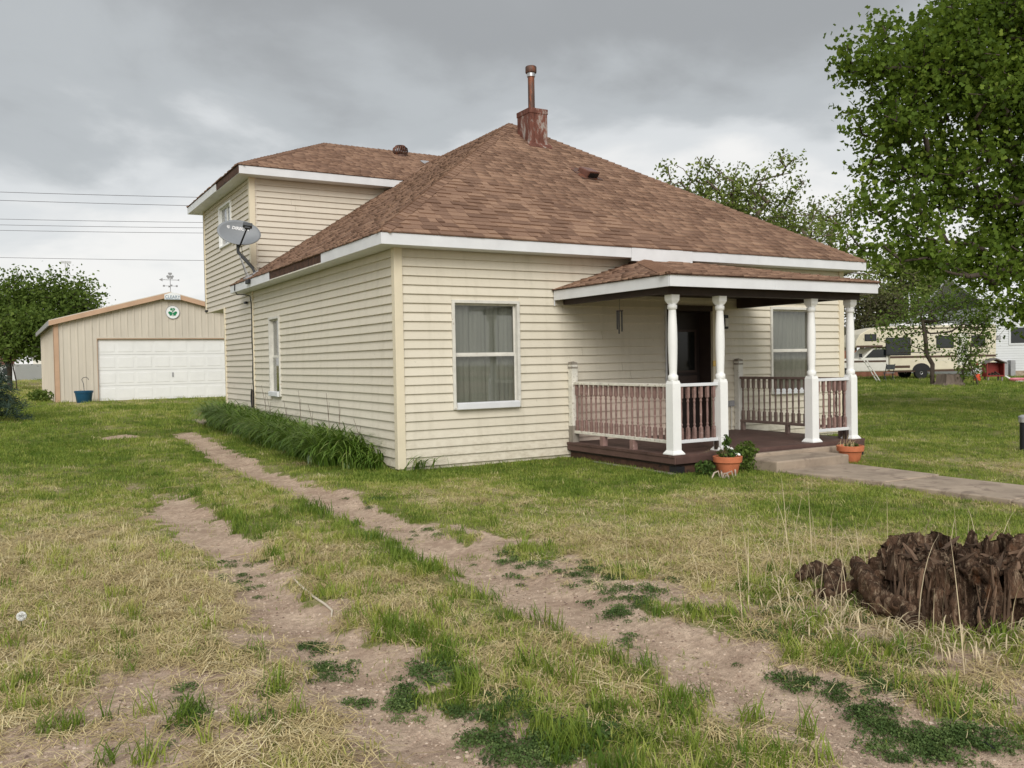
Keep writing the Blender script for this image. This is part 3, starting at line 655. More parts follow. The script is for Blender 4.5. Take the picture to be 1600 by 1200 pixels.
# beam, ceiling, porch fascia
m = MB(); m.box(2.75, -2.455, 2.40, 6.50, -2.305, 2.58); m.box(2.75, -2.304, 2.42, 2.88, -.03, 2.58); m.box(6.37, -2.304, 2.42, 6.50, -.03, 2.58); m.obj('porch_beam', 'darkbrown', house)
MB().box(2.61, -2.67, 2.583, 6.59, -.03, 2.60).obj('porch_ceiling', 'darkbrown', house)
fasc(2.59, pF+.01, 4.45, pF+.03, 2.482, 2.628); fasc(4.452, pF+.01, 6.61, pF+.03, 2.482, 2.628, 'white'); fasc(2.585, pF+.031, 2.605, -.024, 2.482, 2.628, 'white'); fasc(6.595, pF+.031, 6.615, -.024, 2.482, 2.628, 'white')
MB().box(2.583, -.028, 2.40, 2.60, -.0225, 2.66).obj('end_strip', 'white', house)
def square(m, c, w0, z0, w1, z1):
    a, b = w0/2, w1/2; x, y = c
    m.hexa([(x-a, y-a, z0), (x+a, y-a, z0), (x+a, y+a, z0), (x-a, y+a, z0)], [(x-b, y-b, z1), (x+b, y-b, z1), (x+b, y+b, z1), (x-b, y+b, z1)])
m = MB(); square(m, (0, 0), .140, .03, .136, .925); square(m, (0, 0), .136, .925, .112, .968); colblock = m.mesh('column_block')
m = MB(); square(m, (0, 0), .205, 0, .205, .014); square(m, (0, 0), .200, .014, .150, .05); colbase = m.mesh('base_flare')
pr = [(.052, .955), (.066, .975), (.067, 1.03), (.053, 1.045), (.050, 1.06), (.052, 1.10), (.057, 1.22), (.062, 1.40), (.063, 1.52), (.060, 1.66), (.054, 1.80), (.049, 1.885), (.049, 1.90), (.063, 1.905), (.064, 1.955), (.05, 1.965), (.048, 1.98)]
shaft = MB().lathe(pr, 22).mesh('shaft', True)
m = MB(); square(m, (0, 0), .085, 1.972, .134, 2.02); square(m, (0, 0), .134, 2.02, .138, 2.095); colcap = m.mesh('capital')
for x in (2.885, 3.72, 5.515, 6.365):
    c = link('porch_column', colblock, 'vinylwhite', house); c.location = (x, -2.38, DZ)
    for nm, me in (('base_flare', colbase), ('shaft', shaft), ('capital', colcap)):
        o = link(nm, me, 'vinylwhite', c)
        if nm == 'shaft': o.data.polygons.foreach_set('use_smooth', [True]*len(o.data.polygons))
def bal_mesh(h):
    m = MB(); w_ = .040
    square(m, (0, 0), w_, 0, w_, h*.22); square(m, (0, 0), w_, h*.78, w_, h)
    m.lathe([(.020, h*.22), (.013, h*.25), (.019, h*.28), (.0125, h*.31), (.0165, h*.5), (.0125, h*.69), (.019, h*.72), (.013, h*.75), (.020, h*.78)], 8); return m.mesh('baluster')
def railing(p0, p1, n, zt, zb, railm, balm, bm_):
    p0, p1 = Vector((*p0, 0)), Vector((*p1, 0)); d = p1-p0; L = d.length; rz = math.atan2(d.y, d.x)
    m = MB(); m.box(0, -.035, zt-.042, L, .035, zt); r = m.obj('railing', railm, house, bevel=.006); r.location = p0; r.rotation_euler = (0, 0, rz)
    MB().box(0, -.028, zb, L, .028, zb+.045).obj('bottom_rail', railm, r, bevel=.005)
    for i in range(n):
        o = link('baluster', bm_, balm, r); o.location = (L*(i+.5)/n, random.uniform(-.002, .002), zb+.044); o.rotation_euler = (0, 0, random.uniform(-.05, .05))
H = 1.235-.042-.49
b1, b2 = bal_mesh(H+.004), bal_mesh(H+.004)
railing((2.885, -.10), (2.885, -2.305), 18, 1.235, .445, 'peel', 'baluster', b1)
railing((2.96, -2.38), (3.645, -2.38), 6, 1.235, .445, 'white', 'baluster', b1)
railing((5.59, -2.38), (6.29, -2.38), 6, 1.235, .445, 'white', 'baluster', b1)
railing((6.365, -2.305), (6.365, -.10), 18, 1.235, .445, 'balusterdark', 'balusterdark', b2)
for x, mat in ((2.885, 'peel'), (6.365, 'winframe')):
    po = MB().box(x-.055, -.115, DZ, x+.055, -.004, 1.50).obj('newel_post', mat, house, bevel=.008)
    MB().hexa([(x-.057, -.117, 1.44), (x+.057, -.117, 1.44), (x+.057, -.003, 1.44), (x-.057, -.003, 1.44)], [(x-.05, -.11, 1.54), (x+.05, -.11, 1.53), (x+.05, -.01, 1.55), (x-.05, -.01, 1.54)]).obj('weathered_top', 'oldwood', po)
MB().box(2.828, -.119, DZ, 2.942, -.003, .56).obj('weathered_foot', 'oldwood', house)
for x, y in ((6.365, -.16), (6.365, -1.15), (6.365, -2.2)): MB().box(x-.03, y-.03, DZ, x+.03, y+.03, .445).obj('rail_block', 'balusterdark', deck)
MB().box(3.62, -2.41, DZ, 3.68, -2.35, .445).obj('rail_block', 'darkbrown', deck); MB().box(6.22, -2.41, DZ, 6.28, -2.35, .445).obj('rail_block', 'darkbrown', deck)
ob = MB().box(6.16, -.05, .72, 6.28, -.003, .82).obj('outlet_box', 'metalgrey', house, bevel=.01)
MB().tube([(6.22, -.03, .72), (6.22, -.03, .33)], .012, 6).obj('conduit', 'winframe', ob)
lt = MB().box(6.02, -.09, 2.06, 6.12, -.003, 2.30).obj('porch_light', 'black', house, bevel=.015)
MB().box(6.035, -.10, 2.10, 6.105, -.091, 2.24).obj('lens', 'winframe', lt)
MB().box(5.985, -.03, 1.62, 6.015, -.003, 1.68).obj('doorbell', 'black', house)
for x in (4.05, 4.20): MB().lathe([(.04, 0), (.05, -.02), (.035, -.06), (.001, -.065)], 12, (x, -2.2, 2.583)).obj('ceiling_bulb_cover', 'trim', house, True)

# ------------------------------------------------------------------ placing helpers: a sight line met with the ground, or taken to a depth
FPX = 1369.612
def sight(u, v): return FW+(u-800)/FPX*RT-(v-600)/FPX*UP
def at(u, v, D): return Vector(CAM+D*sight(u, v))
def gz(x, y): return float(height(np.array([x]), np.array([y]))[0])
def gp(u, v):
    d = sight(u, v); z = 0.
    for _ in range(12):
        t = (z-CAM[2])/d[2]; q = CAM+t*d; z = gz(q[0], q[1])
    return Vector((q[0], q[1], z))
def onx(x, u, v): d = sight(u, v); return Vector(CAM+(x-CAM[0])/d[0]*d)

# ------------------------------------------------------------------ concrete step, walk, slabs
def slab(name, poly, z0, z1, label, cat, kind=None, mat='concrete', bev=.02):
    o = MB().prism([(x, y, z0) for x, y in poly], (0, 0, z1-z0)).obj(name, mat, None, bevel=bev)
    if kind: o['kind'] = kind
    else: tag(o, label, cat)
    return o
slab('step', [(3.95, -3.16), (5.35, -3.16), (5.36, -2.63), (3.94, -2.64)], -.1, .205, 'worn concrete front step below the porch deck', 'step')
slab('step', [(3.90, -2.635), (5.9, -2.615), (5.9, -2.53), (3.9, -2.53)], -.1, .25, 'low grey concrete ledge tight against the porch rim', 'ledge', bev=.01)
for i, (a, b) in enumerate([(-3.17, -4.6), (-4.615, -6.1), (-6.115, -7.6), (-7.615, -9.1), (-9.115, -10.6)]):
    if i == 0: walk = slab('path', [(4.12, b), (5.2, b), (5.3, a), (4.0, a)], -.1, .088, None, None, 'structure', bev=.012)
    else:
        q = slab('slab', [(4.12, b), (5.2, b), (5.2, a), (4.12, a)], -.1, .088-.012*i-(.004 if i % 2 else 0), None, None, 'structure', bev=.012); q.parent = walk; del q['kind']
def free_slab(pts, t, label):
    q = [gp(*p_) for p_ in pts]; z = sum(a.z for a in q)/len(q); slab('concrete_slab', [(a.x, a.y) for a in q], z-.05, z+t, label, 'slab', bev=.01)
free_slab([(300, 657), (322, 652), (346, 657), (318, 664)], .03, 'flat pale concrete slab lying in grass off the rear wall corner')
free_slab([(318, 650), (350, 646), (353, 655), (340, 658), (322, 653)], .055, 'broken concrete slab tight against the rear wall corner')

# ------------------------------------------------------------------ flower pots and plants by the porch
def leaf_cloud(c, rad, n, size, r, up=.3, flat=1.):
    """n small folded leaves spread through a soft ball; returns V,F,tint"""
    c = np.asarray(c, float); rad = np.asarray(rad, float)*np.ones(3)
    d = r.normal(size=(n, 3)); d /= np.linalg.norm(d, axis=1)[:, None]; p_ = c+d*rad*(r.random((n, 1))**.45)
    nrm = d*.5+r.normal(size=(n, 3))*.7; nrm[:, 2] += up; nrm /= np.linalg.norm(nrm, axis=1)[:, None]
    t = np.cross(nrm, r.normal(size=(n, 3))); t /= np.linalg.norm(t, axis=1)[:, None]; b = np.cross(nrm, t)
    s = size*(.6+.8*r.random((n, 1)))
    V = np.stack([p_-t*s*.5, p_-b*s*.3*flat+nrm*s*.08, p_+t*s*.5, p_+b*s*.3*flat+nrm*s*.08], 1).reshape(-1, 3)
    F = np.arange(n*4).reshape(-1, 4); return V, F, np.repeat(r.random(n), 4)
mt['leaf_dark'] = attr_mat('dark_leaf', [(0, (.028, .055, .012)), (.5, (.055, .105, .02)), (1, (.105, .17, .035))], rnd=0, transl=.22)
mt['leaf_blue'] = attr_mat('blue_green_needles', [(0, (.018, .035, .022)), (.6, (.035, .062, .042)), (1, (.09, .13, .10))], rnd=0)
mt['leaf_big'] = attr_mat('maple_leaf', [(0, (.045, .080, .010)), (.45, (.095, .155, .018)), (.8, (.17, .25, .032)), (1, (.27, .35, .06))], rnd=0, transl=.42)
mt['leaf_light'] = attr_mat('pale_leaf', [(0, (.085, .115, .028)), (.5, (.17, .22, .05)), (1, (.30, .35, .10))], rnd=0, transl=.36)
mt['leaf_mid'] = attr_mat('mid_leaf', [(0, (.055, .09, .018)), (.5, (.11, .17, .032)), (1, (.20, .27, .06))], rnd=0, transl=.4)
mt['brush'] = attr_mat('brown_green_brush', [(0, (.06, .05, .03)), (.5, (.085, .085, .035)), (1, (.13, .14, .05))], rnd=0, transl=.15)
mt['needle'] = attr_mat('strap_leaf', [(0, (.065, .135, .018)), (.5, (.14, .245, .034)), (.85, (.25, .36, .07)), (1, (.40, .43, .16))], rnd=0, transl=.25, rough=.33, spec=.6)
mt['straw'] = M('straw', (.42, .34, .19), .9, .25, 20, rnd=.2)
mt['petal'] = M('white_petal', (.85, .85, .82), .6, .03)
def blades(roots, dirs, L, W, droop, segs, r, tint=None):
    """arching tapered strips: roots (n,3), horizontal dirs (n,2), length, width, droop"""
    n = len(roots); V = np.zeros((n, segs+1, 2, 3)); T = np.linspace(0, 1, segs+1)
    side = np.stack([-dirs[:, 1], dirs[:, 0], np.zeros(n)], 1); p_ = roots.astype(float).copy(); step = (L/segs)[:, None]
    el0 = np.pi/2*(1-.15*r.random(n)); 
    for i, t in enumerate(T):
        w_ = (W*(1-t**2.2)*(.55+.9*min(t*3, .5)))[:, None]*.5+.0004
        V[:, i, 0] = p_-side*w_; V[:, i, 1] = p_+side*w_
        el = el0-droop*(t+.5/segs)**1.25*2.2
        p_ = p_+step*np.stack([np.cos(el)*dirs[:, 0], np.cos(el)*dirs[:, 1], np.sin(el)], 1)
    base_ = (np.arange(n)*(segs+1)*2)[:, None, None]; i = np.arange(segs)[None, :, None]*2
    F = (base_+i+np.array([0, 1, 3, 2])[None, None]).reshape(-1, 4)
    return V.reshape(-1, 3), F, np.repeat(r.random(n) if tint is None else tint, (segs+1)*2)
def merge(parts):
    V, F, T, o = [], [], [], 0
    for v, f, t in parts: V.append(v); F.append(f+o); T.append(t); o += len(v)
    return np.concatenate(V), np.concatenate(F), np.concatenate(T)
def plant_obj(name, parts, mat, parent=None):
    V, F, T = merge(parts); return link(name, np_mesh(name, V, F, {'tint': ('FLOAT', T)}, True), mat, parent)
def rand_dirs(n, r): a = r.random(n)*2*np.pi; return np.stack([np.cos(a), np.sin(a)], 1)
POT = [(.001, .0), (.115, 0), (.125, .01), (.158, .155), (.175, .16), (.182, .165), (.19, .235), (.182, .24), (.165, .235), (.150, .19), (.001, .185)]
def pot(x, y, label, full, s):
    z = gz(x, y); t = thing('flower_pot', label, 'flower pot', (x, y, z-.004)); r = np.random.default_rng(s)
    MB().lathe(POT, 28).obj('pot', 'terracotta', t, True); MB().lathe([(.001, .18), (.157, .196), (.12, .214), (.001, .221)], 18).obj('soil', 'soil', t)
    if full:
        plant_obj('foliage', [leaf_cloud((.0, .0, .27), (.13, .13, .07), 160, .05, r), leaf_cloud((.02, .03, .40), (.055, .055, .13), 90, .06, r)], 'leaf_dark', t)
        for q in [(.06, -.09, .27), (.09, -.05, .25), (.02, -.06, .34), (.05, -.02, .30), (.10, -.10, .26)]:
            m = MB()
            for k in range(5):
                a = k*2*math.pi/5+q[0]*40; c, s_ = math.cos(a), math.sin(a)
                m.add([(0, 0, 0), (.012*c-.011*s_, .012*s_+.011*c, .006), (.026*c, .026*s_, .003), (.012*c+.011*s_, .012*s_-.011*c, .006)], [(0, 3, 2, 1)])
            o = m.obj('flower', 'petal', t); o.location = q; o.rotation_euler = (.7, random.uniform(-.4, .4), 0)
        n = 26; V = blades(r.normal(size=(n, 3))*[.05, .05, 0]+[-.05, 0, .2], np.stack([-np.abs(r.normal(size=n))-.4, r.normal(size=n)*.6], 1)*.8, .2+.16*r.random(n), np.full(n, .005), .5+.6*r.random(n), 4, r)
        plant_obj('dry_stems', [V], 'straw', t)
    else:
        n = 34; plant_obj('dry_stems', [blades(r.normal(size=(n, 3))*[.06, .06, 0]+[-.02, 0, .19], rand_dirs(n, r), .12+.16*r.random(n), np.full(n, .006), .2+.6*r.random(n), 4, r)], 'straw', t)
        plant_obj('foliage', [leaf_cloud((.06, .02, .235), (.10, .09, .03), 70, .04, r)], 'leaf_dark', t)
pot(3.37, -2.86, 'terracotta pot with white flowers beside a green bushy plant', True, 1)
pot(5.66, -2.93, 'terracotta pot of dry stems on the ground by the step end', False, 2)
r = np.random.default_rng(11)
t = thing('leafy_plant', 'bushy green plant growing between flower pot and concrete step', 'plant', (3.78, -2.80, gz(3.78, -2.8)))
plant_obj('foliage', [leaf_cloud((.02, .05, .26), (.20, .13, .13), 520, .05, r), leaf_cloud((-.02, -.02, .10), (.14, .12, .1), 200, .045, r)], 'leaf_mid', t)
MB().tube([(0, 0, -.02), (.01, .01, .2)], .008, 5).obj('stem', 'bark', t)
t = thing('leafy_plant', 'dark leafy clump at porch corner left of the white-flowered pot', 'plant', (3.06, -2.78, gz(3.06, -2.78)))
plant_obj('foliage', [leaf_cloud((0, 0, .10), (.15, .12, .10), 330, .045, r)], 'leaf_dark', t); MB().tube([(0, 0, -.02), (.01, .01, .1)], .006, 5).obj('stem', 'bark', t)
m = MB()
for k in range(5):
    a = random.uniform(0, 6.28); x, y = 3.18+random.uniform(-.22, .16), -3.08+random.uniform(-.06, .06); l = random.uniform(.05, .12); c, s_ = math.cos(a)*l, math.sin(a)*l*.6
    m.tube([(x-c, y-s_, .05), (x-c*.4, y-s_*.2, .10+random.uniform(0, .06)), (x+c*.5, y+s_*.6, .10+random.uniform(0, .05)), (x+c, y+s_, .05)], [.011, .012, .009, .005], 5)
tag(m.obj('driftwood', M('bleached_root', (.42, .34, .28), .8, .3, 14), None, True), 'small bleached twisted roots in front of the flowered pot', 'driftwood')
for i, (u, v, s) in enumerate([(1092, 708, .11), (1106, 716, .13), (1090, 723, .10), (1112, 704, .09)]):
    p_ = gp(u, v+8); m = MB(); m.lathe([(.001, -s*.3), (s*.8, -s*.25), (s, 0), (s*.7, s*.3), (.001, s*.36)], 9); o = m.obj('rock', 'concrete', None, True)
    o.location = (min(p_.x, 3.05), max(p_.y, -2.72), p_.z+.02); o.rotation_euler = (.1*i, .15, i*1.3); o.scale = (1.3, .8, .8)
    tag(o, ['flat grey stone under the porch corner pier', 'largest flat stone lying below the porch rim by the leafy clump', 'small stone half buried beneath the leafy clump', 'small pale stone behind the leafy clump against porch skirting'][i], 'stone', 'stones under the porch corner')

# strap-leaved bed along the side wall
r = np.random.default_rng(5); roots = []; dirs = []
for k in range(250):
    y = .35+8.7*r.random(); wd = .55*min(1, (y-.1)/.9)*min(1, (9.5-y)/.8); x = -.06-wd*r.random()**.8*1.25
    n = 30; c = np.array([x, y, gz(x, y)-.01]); roots.append(c+r.normal(size=(n, 3))*[.05, .05, 0]); a = rand_dirs(n, r); a[:, 0] -= .75+.5*(x > -.25); a[:, 1] -= .25
    dirs.append(a/np.linalg.norm(a, axis=1)[:, None])
roots = np.concatenate(roots); dirs = np.concatenate(dirs); n = len(roots)
endk = np.clip((roots[:, 1]-.0)/1.0, .45, 1)
bed = plant_obj('daylily_bed', [blades(roots, dirs, (.56+.42*r.random(n))*endk, .019+.012*r.random(n), (.72+.50*r.random(n)), 8, r, np.clip(r.normal(.5, .22, n), 0, .97))], 'needle')
tag(bed, 'dense bed of arching green strap leaves along the side wall', 'plants', kind='stuff')
n = 26; c = np.array([.22, -.10, gz(.2, -.1)]); a = rand_dirs(n, r); a[:, 1] -= .5; a[:, 0] += .5
t = thing('leaf_clump', 'small clump of bright strap leaves at the front wall corner', 'plant', tuple(c))
plant_obj('foliage', [blades(r.normal(size=(n, 3))*[.12, .04, 0], a, .26+.2*r.random(n), .014+.008*r.random(n), .8+.4*r.random(n), 6, r)], 'needle', t)
m = MB()
for k in range(9):
    y = 1.0+k*.75+random.uniform(-.2, .2); x = -.12-random.random()*.1; z = gz(x, y); h = .65+random.random()*.35
    m.tube([(x, y, z), (x-.02, y+.03, z+h*.6), (x-.05+random.uniform(-.05, .05), y+.06, z+h)], [.006, .005, .003], 5)
    m.tube([(x-.02, y+.03, z+h*.6), (x-.03, y-.05, z+h*.85)], .003, 4)
tag(m.obj('flower_stalks', 'barklight', None), 'dry brown flower stalks standing up out of the strap leaf bed', 'stalks', kind='stuff')

# ------------------------------------------------------------------ satellite dish, cable, lights, chime
dc = Vector((-.41, 7.15, 4.27))
dish = thing('satellite_dish', 'grey oval satellite dish with white lettering bolted to roof edge', 'satellite dish', (-.10, 7.15, 3.47))
dm = Matrix.Translation(dc) @ Matrix.Rotation(R_(-8), 4, 'Z') @ Matrix.Rotation(R_(-22), 4, 'X') @ Matrix.Rotation(R_(7), 4, 'Y')
inv = Matrix.Translation(-dish.location)
def dobj(o, smooth=False): o.parent = dish; o.matrix_local = inv @ dm; return o
dy = lambda x, z: -.075*((x/.43)**2+(z/.285)**2)
V = [(0, 0, 0)]; F = []; nr, na = 8, 44
for i in range(1, nr+1):
    for k in range(na):
        a = 2*math.pi*k/na; x, z = .43*i/nr*math.cos(a), .285*i/nr*math.sin(a); V.append((x, dy(x, z), z))
F += [(0, 1+(k+1) % na, 1+k) for k in range(na)]
for i in range(nr-1):
    for k in range(na): a, b = 1+i*na, 1+(i+1)*na; F.append((a+k, a+(k+1) % na, b+(k+1) % na, b+k))
o = MB().add(V, F).obj('reflector', 'dishgrey', None, True); sd = o.modifiers.new('thick', 'SOLIDIFY'); sd.thickness = .012; sd.offset = 0; dobj(o)
me = text_mesh('DIRECTV', .086, .001, .12, .0035)
for v in me.vertices: x, z = v.co.x+.028, v.co.y+.115; v.co = (x, dy(x, z)-.012-v.co.z, z)
me.materials.clear(); dobj(link('lettering', me, 'letter'))
m = MB()
for k in range(4):
    z0 = -.030+k*.016; z1 = z0+.0105; N = 8
    hw = lambda z: math.sqrt(max(.032**2-z*z, 1e-6))
    lo = [(-.215+hw(z0)*(-1+2*i/N), z0+.005*math.sin(i*.6+k)) for i in range(N+1)]; hi = [(-.215+hw(z1)*(-1+2*i/N), z1+.005*math.sin(i*.6+k)) for i in range(N+1)]
    vs = [(x, dy(x, z+.115)-.012, z+.115) for x, z in lo+hi]; m.add(vs, [(i, i+1, N+2+i, N+1+i) for i in range(N)])
dobj(m.obj('globe_mark', 'letter'))
m = MB(); m.tube([(.03, .02, -.27), (.045, -.10, -.285), (.13, -.50, -.13)], [.02, .018, .016], 8); dobj(m.obj('feed_arm', 'black', None))
m = MB(); m.box(.045, -.60, -.13, .225, -.48, -.055); m.box(.08, -.575, -.17, .19, -.50, -.131); o = dobj(m.obj('feed_head', 'dishdark', None, bevel=.012))
m = MB(); m.box(-.10, .02, -.10, .10, .06, .10); dobj(m.obj('back_plate', 'dishdark', None))
def wobj(m, name, mat): o = m.obj(name, mat, dish, True); o.matrix_local = inv; return o
hub = dm @ Vector((0, .06, -.20)); foot = Vector((-.10, 7.15, zl(-.10)+.02))
wobj(MB().tube([dm @ Vector((0, .06, 0)), hub, hub+Vector((.0, .0, -.16)), foot+Vector((-.05, 0, .10)), foot], [.03, .036, .034, .028, .028], 10), 'mast', 'dishdark')
f2 = Vector((-.26, 7.02, zl(-.26)+.015)); f3 = Vector((-.22, 7.35, zl(-.22)+.015)); mid = hub+Vector((.02, 0, -.20))
wobj(MB().tube([mid, f2], .010, 6), 'strut', 'metalgrey'); wobj(MB().tube([mid, f3], .010, 6), 'strut', 'metalgrey')
for q in (foot, f2, f3):
    nm = Vector((-SL, 0, 1)).normalized(); o = MB().box(-.07, -.06, -.01, .07, .06, .022).obj('foot', 'metalgrey', dish, bevel=.004); o.matrix_local = inv @ Matrix.Translation(q) @ Matrix.Rotation(-math.atan(SL), 4, 'Y')
wobj(MB().tube([dm @ Vector((.05, -.1, -.29)), hub+Vector((.06, -.05, -.06)), hub+Vector((.08, -.04, -.2)), foot+Vector((.02, -.05, .05)), Vector((-.28, 7.1, zl(-.28)+.03)), Vector((-.34, 7.2, 3.3))], .006, 6), 'lead', 'black')
cyb = 7.80
pts = [(-.335, 7.95, 3.33), (-.335, 7.98, 3.20), (-.28, 8.0, 3.10), (-.15, 7.92, 3.10), (-.05, 7.82, 3.06), (-.036, cyb, 2.9)]+[(-.034+.006*math.sin(i*1.7), cyb+.012*math.sin(i*2.1), 2.9-i*.235) for i in range(1, 10)]+[(-.04, cyb, .5)]
t = thing('cable', 'black cable running down the side wall seam to a coiled loop', 'cable', (-.04, cyb, .45))
def lobj(m, name, mat, t_, sm=True): o = m.obj(name, mat, t_, sm); o.matrix_parent_inverse = Matrix.Translation(-t_.location); return o
lobj(MB().tube(pts, .011, 6), 'lead', 'black', t)
m = MB()
for k in range(4):
    c = [(-.05-.008*k, cyb-.02+(.07+.006*k)*math.cos(a*math.pi/9), .87+(.17+.01*k)*math.sin(a*math.pi/9)) for a in range(19)]; m.tube(c, .008, 5, False)
lobj(m, 'coil', 'black', t)
p_ = onx(-.33, 389, 440); t = thing('floodlight', 'small black floodlight fixed to the white fascia under the dish', 'light', tuple(p_))
m = MB(); m.box(-.05, -.12, -.045, 0, .12, .045); m.obj('housing', 'black', t, bevel=.012); MB().box(0, -.03, -.02, .025, .03, .02).obj('bracket', 'black', t)
for u, v in ((384, 473), (322.5, 486)):
    p_ = onx(-.03, u, v); MB().box(-.06, p_.y-.07, p_.z-.025, -.001, p_.y+.07, p_.z+.025).obj('wall_bracket', 'black', house, bevel=.008)
p_ = onx(2.82, 968, 470); t = thing('wind_chime', 'dark wind chime of thin tubes hanging under the porch roof', 'wind chime', (p_.x, p_.y, 2.43))
MB().tube([(0, 0, .0), (0, 0, -.17)], .003, 5).obj('cord', 'black', t); MB().lathe([(.001, -.17), (.05, -.172), (.05, -.185), (.001, -.187)], 14).obj('top_disc', 'darkbrown', t)
for k, L_ in enumerate((.27, .30, .24, .21, .25)):
    a = k*2*math.pi/5; MB().tube([(.036*math.cos(a), .036*math.sin(a), -.185), (.036*math.cos(a), .036*math.sin(a), -.20-L_)], .010, 8).obj('tube', 'black', t, True)
m = MB().tube([(7.02, -1.0, 2.56), (7.05, -1.02, 2.40), (7.12, -1.04, 2.10)], [.010, .009, .005], 5); o = m.obj('loose_strip', 'winframe', house)
o.location = Vector((-1.05, -.9, -.0))

# ------------------------------------------------------------------ metal garage behind
GY = 22.45; GX0, GX1, GXM = -3.07, 4.43, .68; GZ = .30; GE, GP = 3.15, 4.16
gr = thing('garage', 'beige ribbed steel garage with white overhead door', 'garage', (GXM, GY, .4))
def gobj(m, name, mat, sm=False, bevel=0, par=None):
    o = m.obj(name, mat, gr if par is None else par, sm, bevel)
    if par is None: o.matrix_parent_inverse = Matrix.Translation(-gr.location)
    return o
DX0, DX1, DZ0, DZ1 = -1.76, 3.12, .40, 2.62
rake = lambda x: GE+(GP-GE)*(1-abs(x-GXM)/(GXM-GX0))
m = MB()
for a, b, c in [(GX0, DX0, GZ), (DX0, DX1, DZ1), (DX1, GX1, GZ)]:
    q = [(a, GY, c), (b, GY, c), (b, GY, rake(b))]+([(GXM, GY, GP)] if a < GXM < b else [])+[(a, GY, rake(a))]
    m.prism(q, (0, .08, 0))
m.box(GX0, GY+.081, GZ, GX0+.06, GY+11, GE); m.box(GX1-.06, GY+.081, GZ, GX1, GY+11, GE); m.box(GX0+.06, GY+10.94, GZ, GX1-.06, GY+11, GE); gobj(m, 'wall', 'steel')
x = GX0+.24
while x < GX1:
    z0 = DZ1 if DX0-.08 < x < DX1+.08 else GZ
    gobj(MB().hexa([(x-.022, GY-.016, z0), (x+.022, GY-.016, z0), (x+.036, GY-.0005, z0), (x-.036, GY-.0005, z0)], [(x-.022, GY-.016, rake(x)-.03), (x+.022, GY-.016, rake(x)-.03), (x+.036, GY-.0005, rake(x)-.03), (x-.036, GY-.0005, rake(x)-.03)]), 'rib', 'steel'); x += .2286
y = GY+.3
while y < GY+10.8:
    gobj(MB().box(GX0-.016, y-.03, GZ, GX0-.0005, y+.03, GE-.02), 'rib', 'steel'); y += .457
m = MB(); m.box(GX0-.025, GY-.03, GZ, GX0+.13, GY-.017, 3.12); m.box(GX0-.03, GY-.03, GZ, GX0-.0165, GY+.15, 3.12); gobj(m, 'corner_trim', 'coppertrim')
for s in (-1, 1):
    xe = GXM+s*(GXM-GX0+.16); ze = GE-(GP-GE)*.16/(GXM-GX0)
    gobj(MB().prism([(GXM, GY-.20, GP+.10), (xe, GY-.20, ze+.10), (xe, GY-.20, ze-.06), (GXM, GY-.20, GP-.06)], (0, .17, 0)), 'rake_trim', 'coppertrim')
    gobj(MB().prism([(GXM, GY-.18, GP+.13), (xe, GY-.18, ze+.13), (xe, GY-.18, ze+.101), (GXM, GY-.18, GP+.101)], (0, 11.4, 0)), 'roof', 'steel')
    gobj(MB().box(xe-.02, GY-.029, ze-.06, xe+.02, GY+11.2, ze+.10), 'eave_trim', 'metalgrey')
m = MB(); m.box(DX0-.10, GY-.024, GZ, DX0, GY-.0165, DZ1); m.box(DX1, GY-.024, GZ, DX1+.10, GY-.0165, DZ1); m.box(DX0-.10, GY-.024, DZ1, DX1+.10, GY-.0165, DZ1+.05); gobj(m, 'door_trim', 'steel')
m = MB(); m.box(DX0, GY-.0165, DZ1-.03, DX1, GY+.12, DZ1); m.box(DX0, GY-.0165, GZ, DX0+.02, GY+.12, DZ1-.03); m.box(DX1-.02, GY-.0165, GZ, DX1, GY+.12, DZ1-.03); gobj(m, 'door_jamb', 'coppertrim')
gd = gobj(MB().box(DX0+.02, GY+.10, DZ0, DX1-.02, GY+.13, DZ1-.03), 'garage_door', 'doorwhite')
sh = (DZ1-.03-DZ0)/4; pwid = (DX1-DX0-.04)/8
for i in range(4):
    o = gobj(MB().box(DX0+.021, GY+.075, DZ0+i*sh+.004, DX1-.021, GY+.0995, DZ0+(i+1)*sh-.004), 'door_section', 'doorwhite', False, .004, gd)
pm = MB(); pm.box(0, .002, 0, pwid-.11, .012, sh-.19)
pmm = pm.mesh('raised_panel')
for i in range(4):
    for k in range(8):
        o = link('raised_panel', pmm, 'doorwhite', gd); o.location = (DX0+.02+k*pwid+.055, GY+.0635, DZ0+i*sh+.10); b_ = o.modifiers.new('bevel', 'BEVEL'); b_.width = .008; b_.segments = 1
o = gobj(MB().box(.70, GY+.05, 1.22, .76, GY+.074, 1.38), 'lock', 'metalgrey', False, 0, gd)
gobj(MB().prism([(DX0-.1, GY-.7, .2), (DX1+.2, GY-.7, .2), (DX1+.2, GY+.1, .2), (DX0-.1, GY+.1, .2)], (0, 0, .195)), 'door_apron', 'concrete')
t = thing('name_sign', 'small white sign with blue lettering at the garage gable peak', 'sign', (.74, GY-.235, 4.10))
MB().prism([(-.27, 0, -.10), (.27, 0, -.10), (.27, 0, .08), (0, 0, .17), (-.27, 0, .08)], (0, .03, 0)).obj('board', 'signwhite', t)
o = link('lettering', text_mesh('CLEARY', .145, .002, 0, .0), None, t); o.data.materials.clear(); o.data.materials.append(mt['signblue']); o.rotation_euler = (math.pi/2, 0, 0); o.location = (0, -.006, -.005)
MB().box(-.25, -.006, -.088, .25, -.0005, -.068).obj('underline', 'signblue', t)
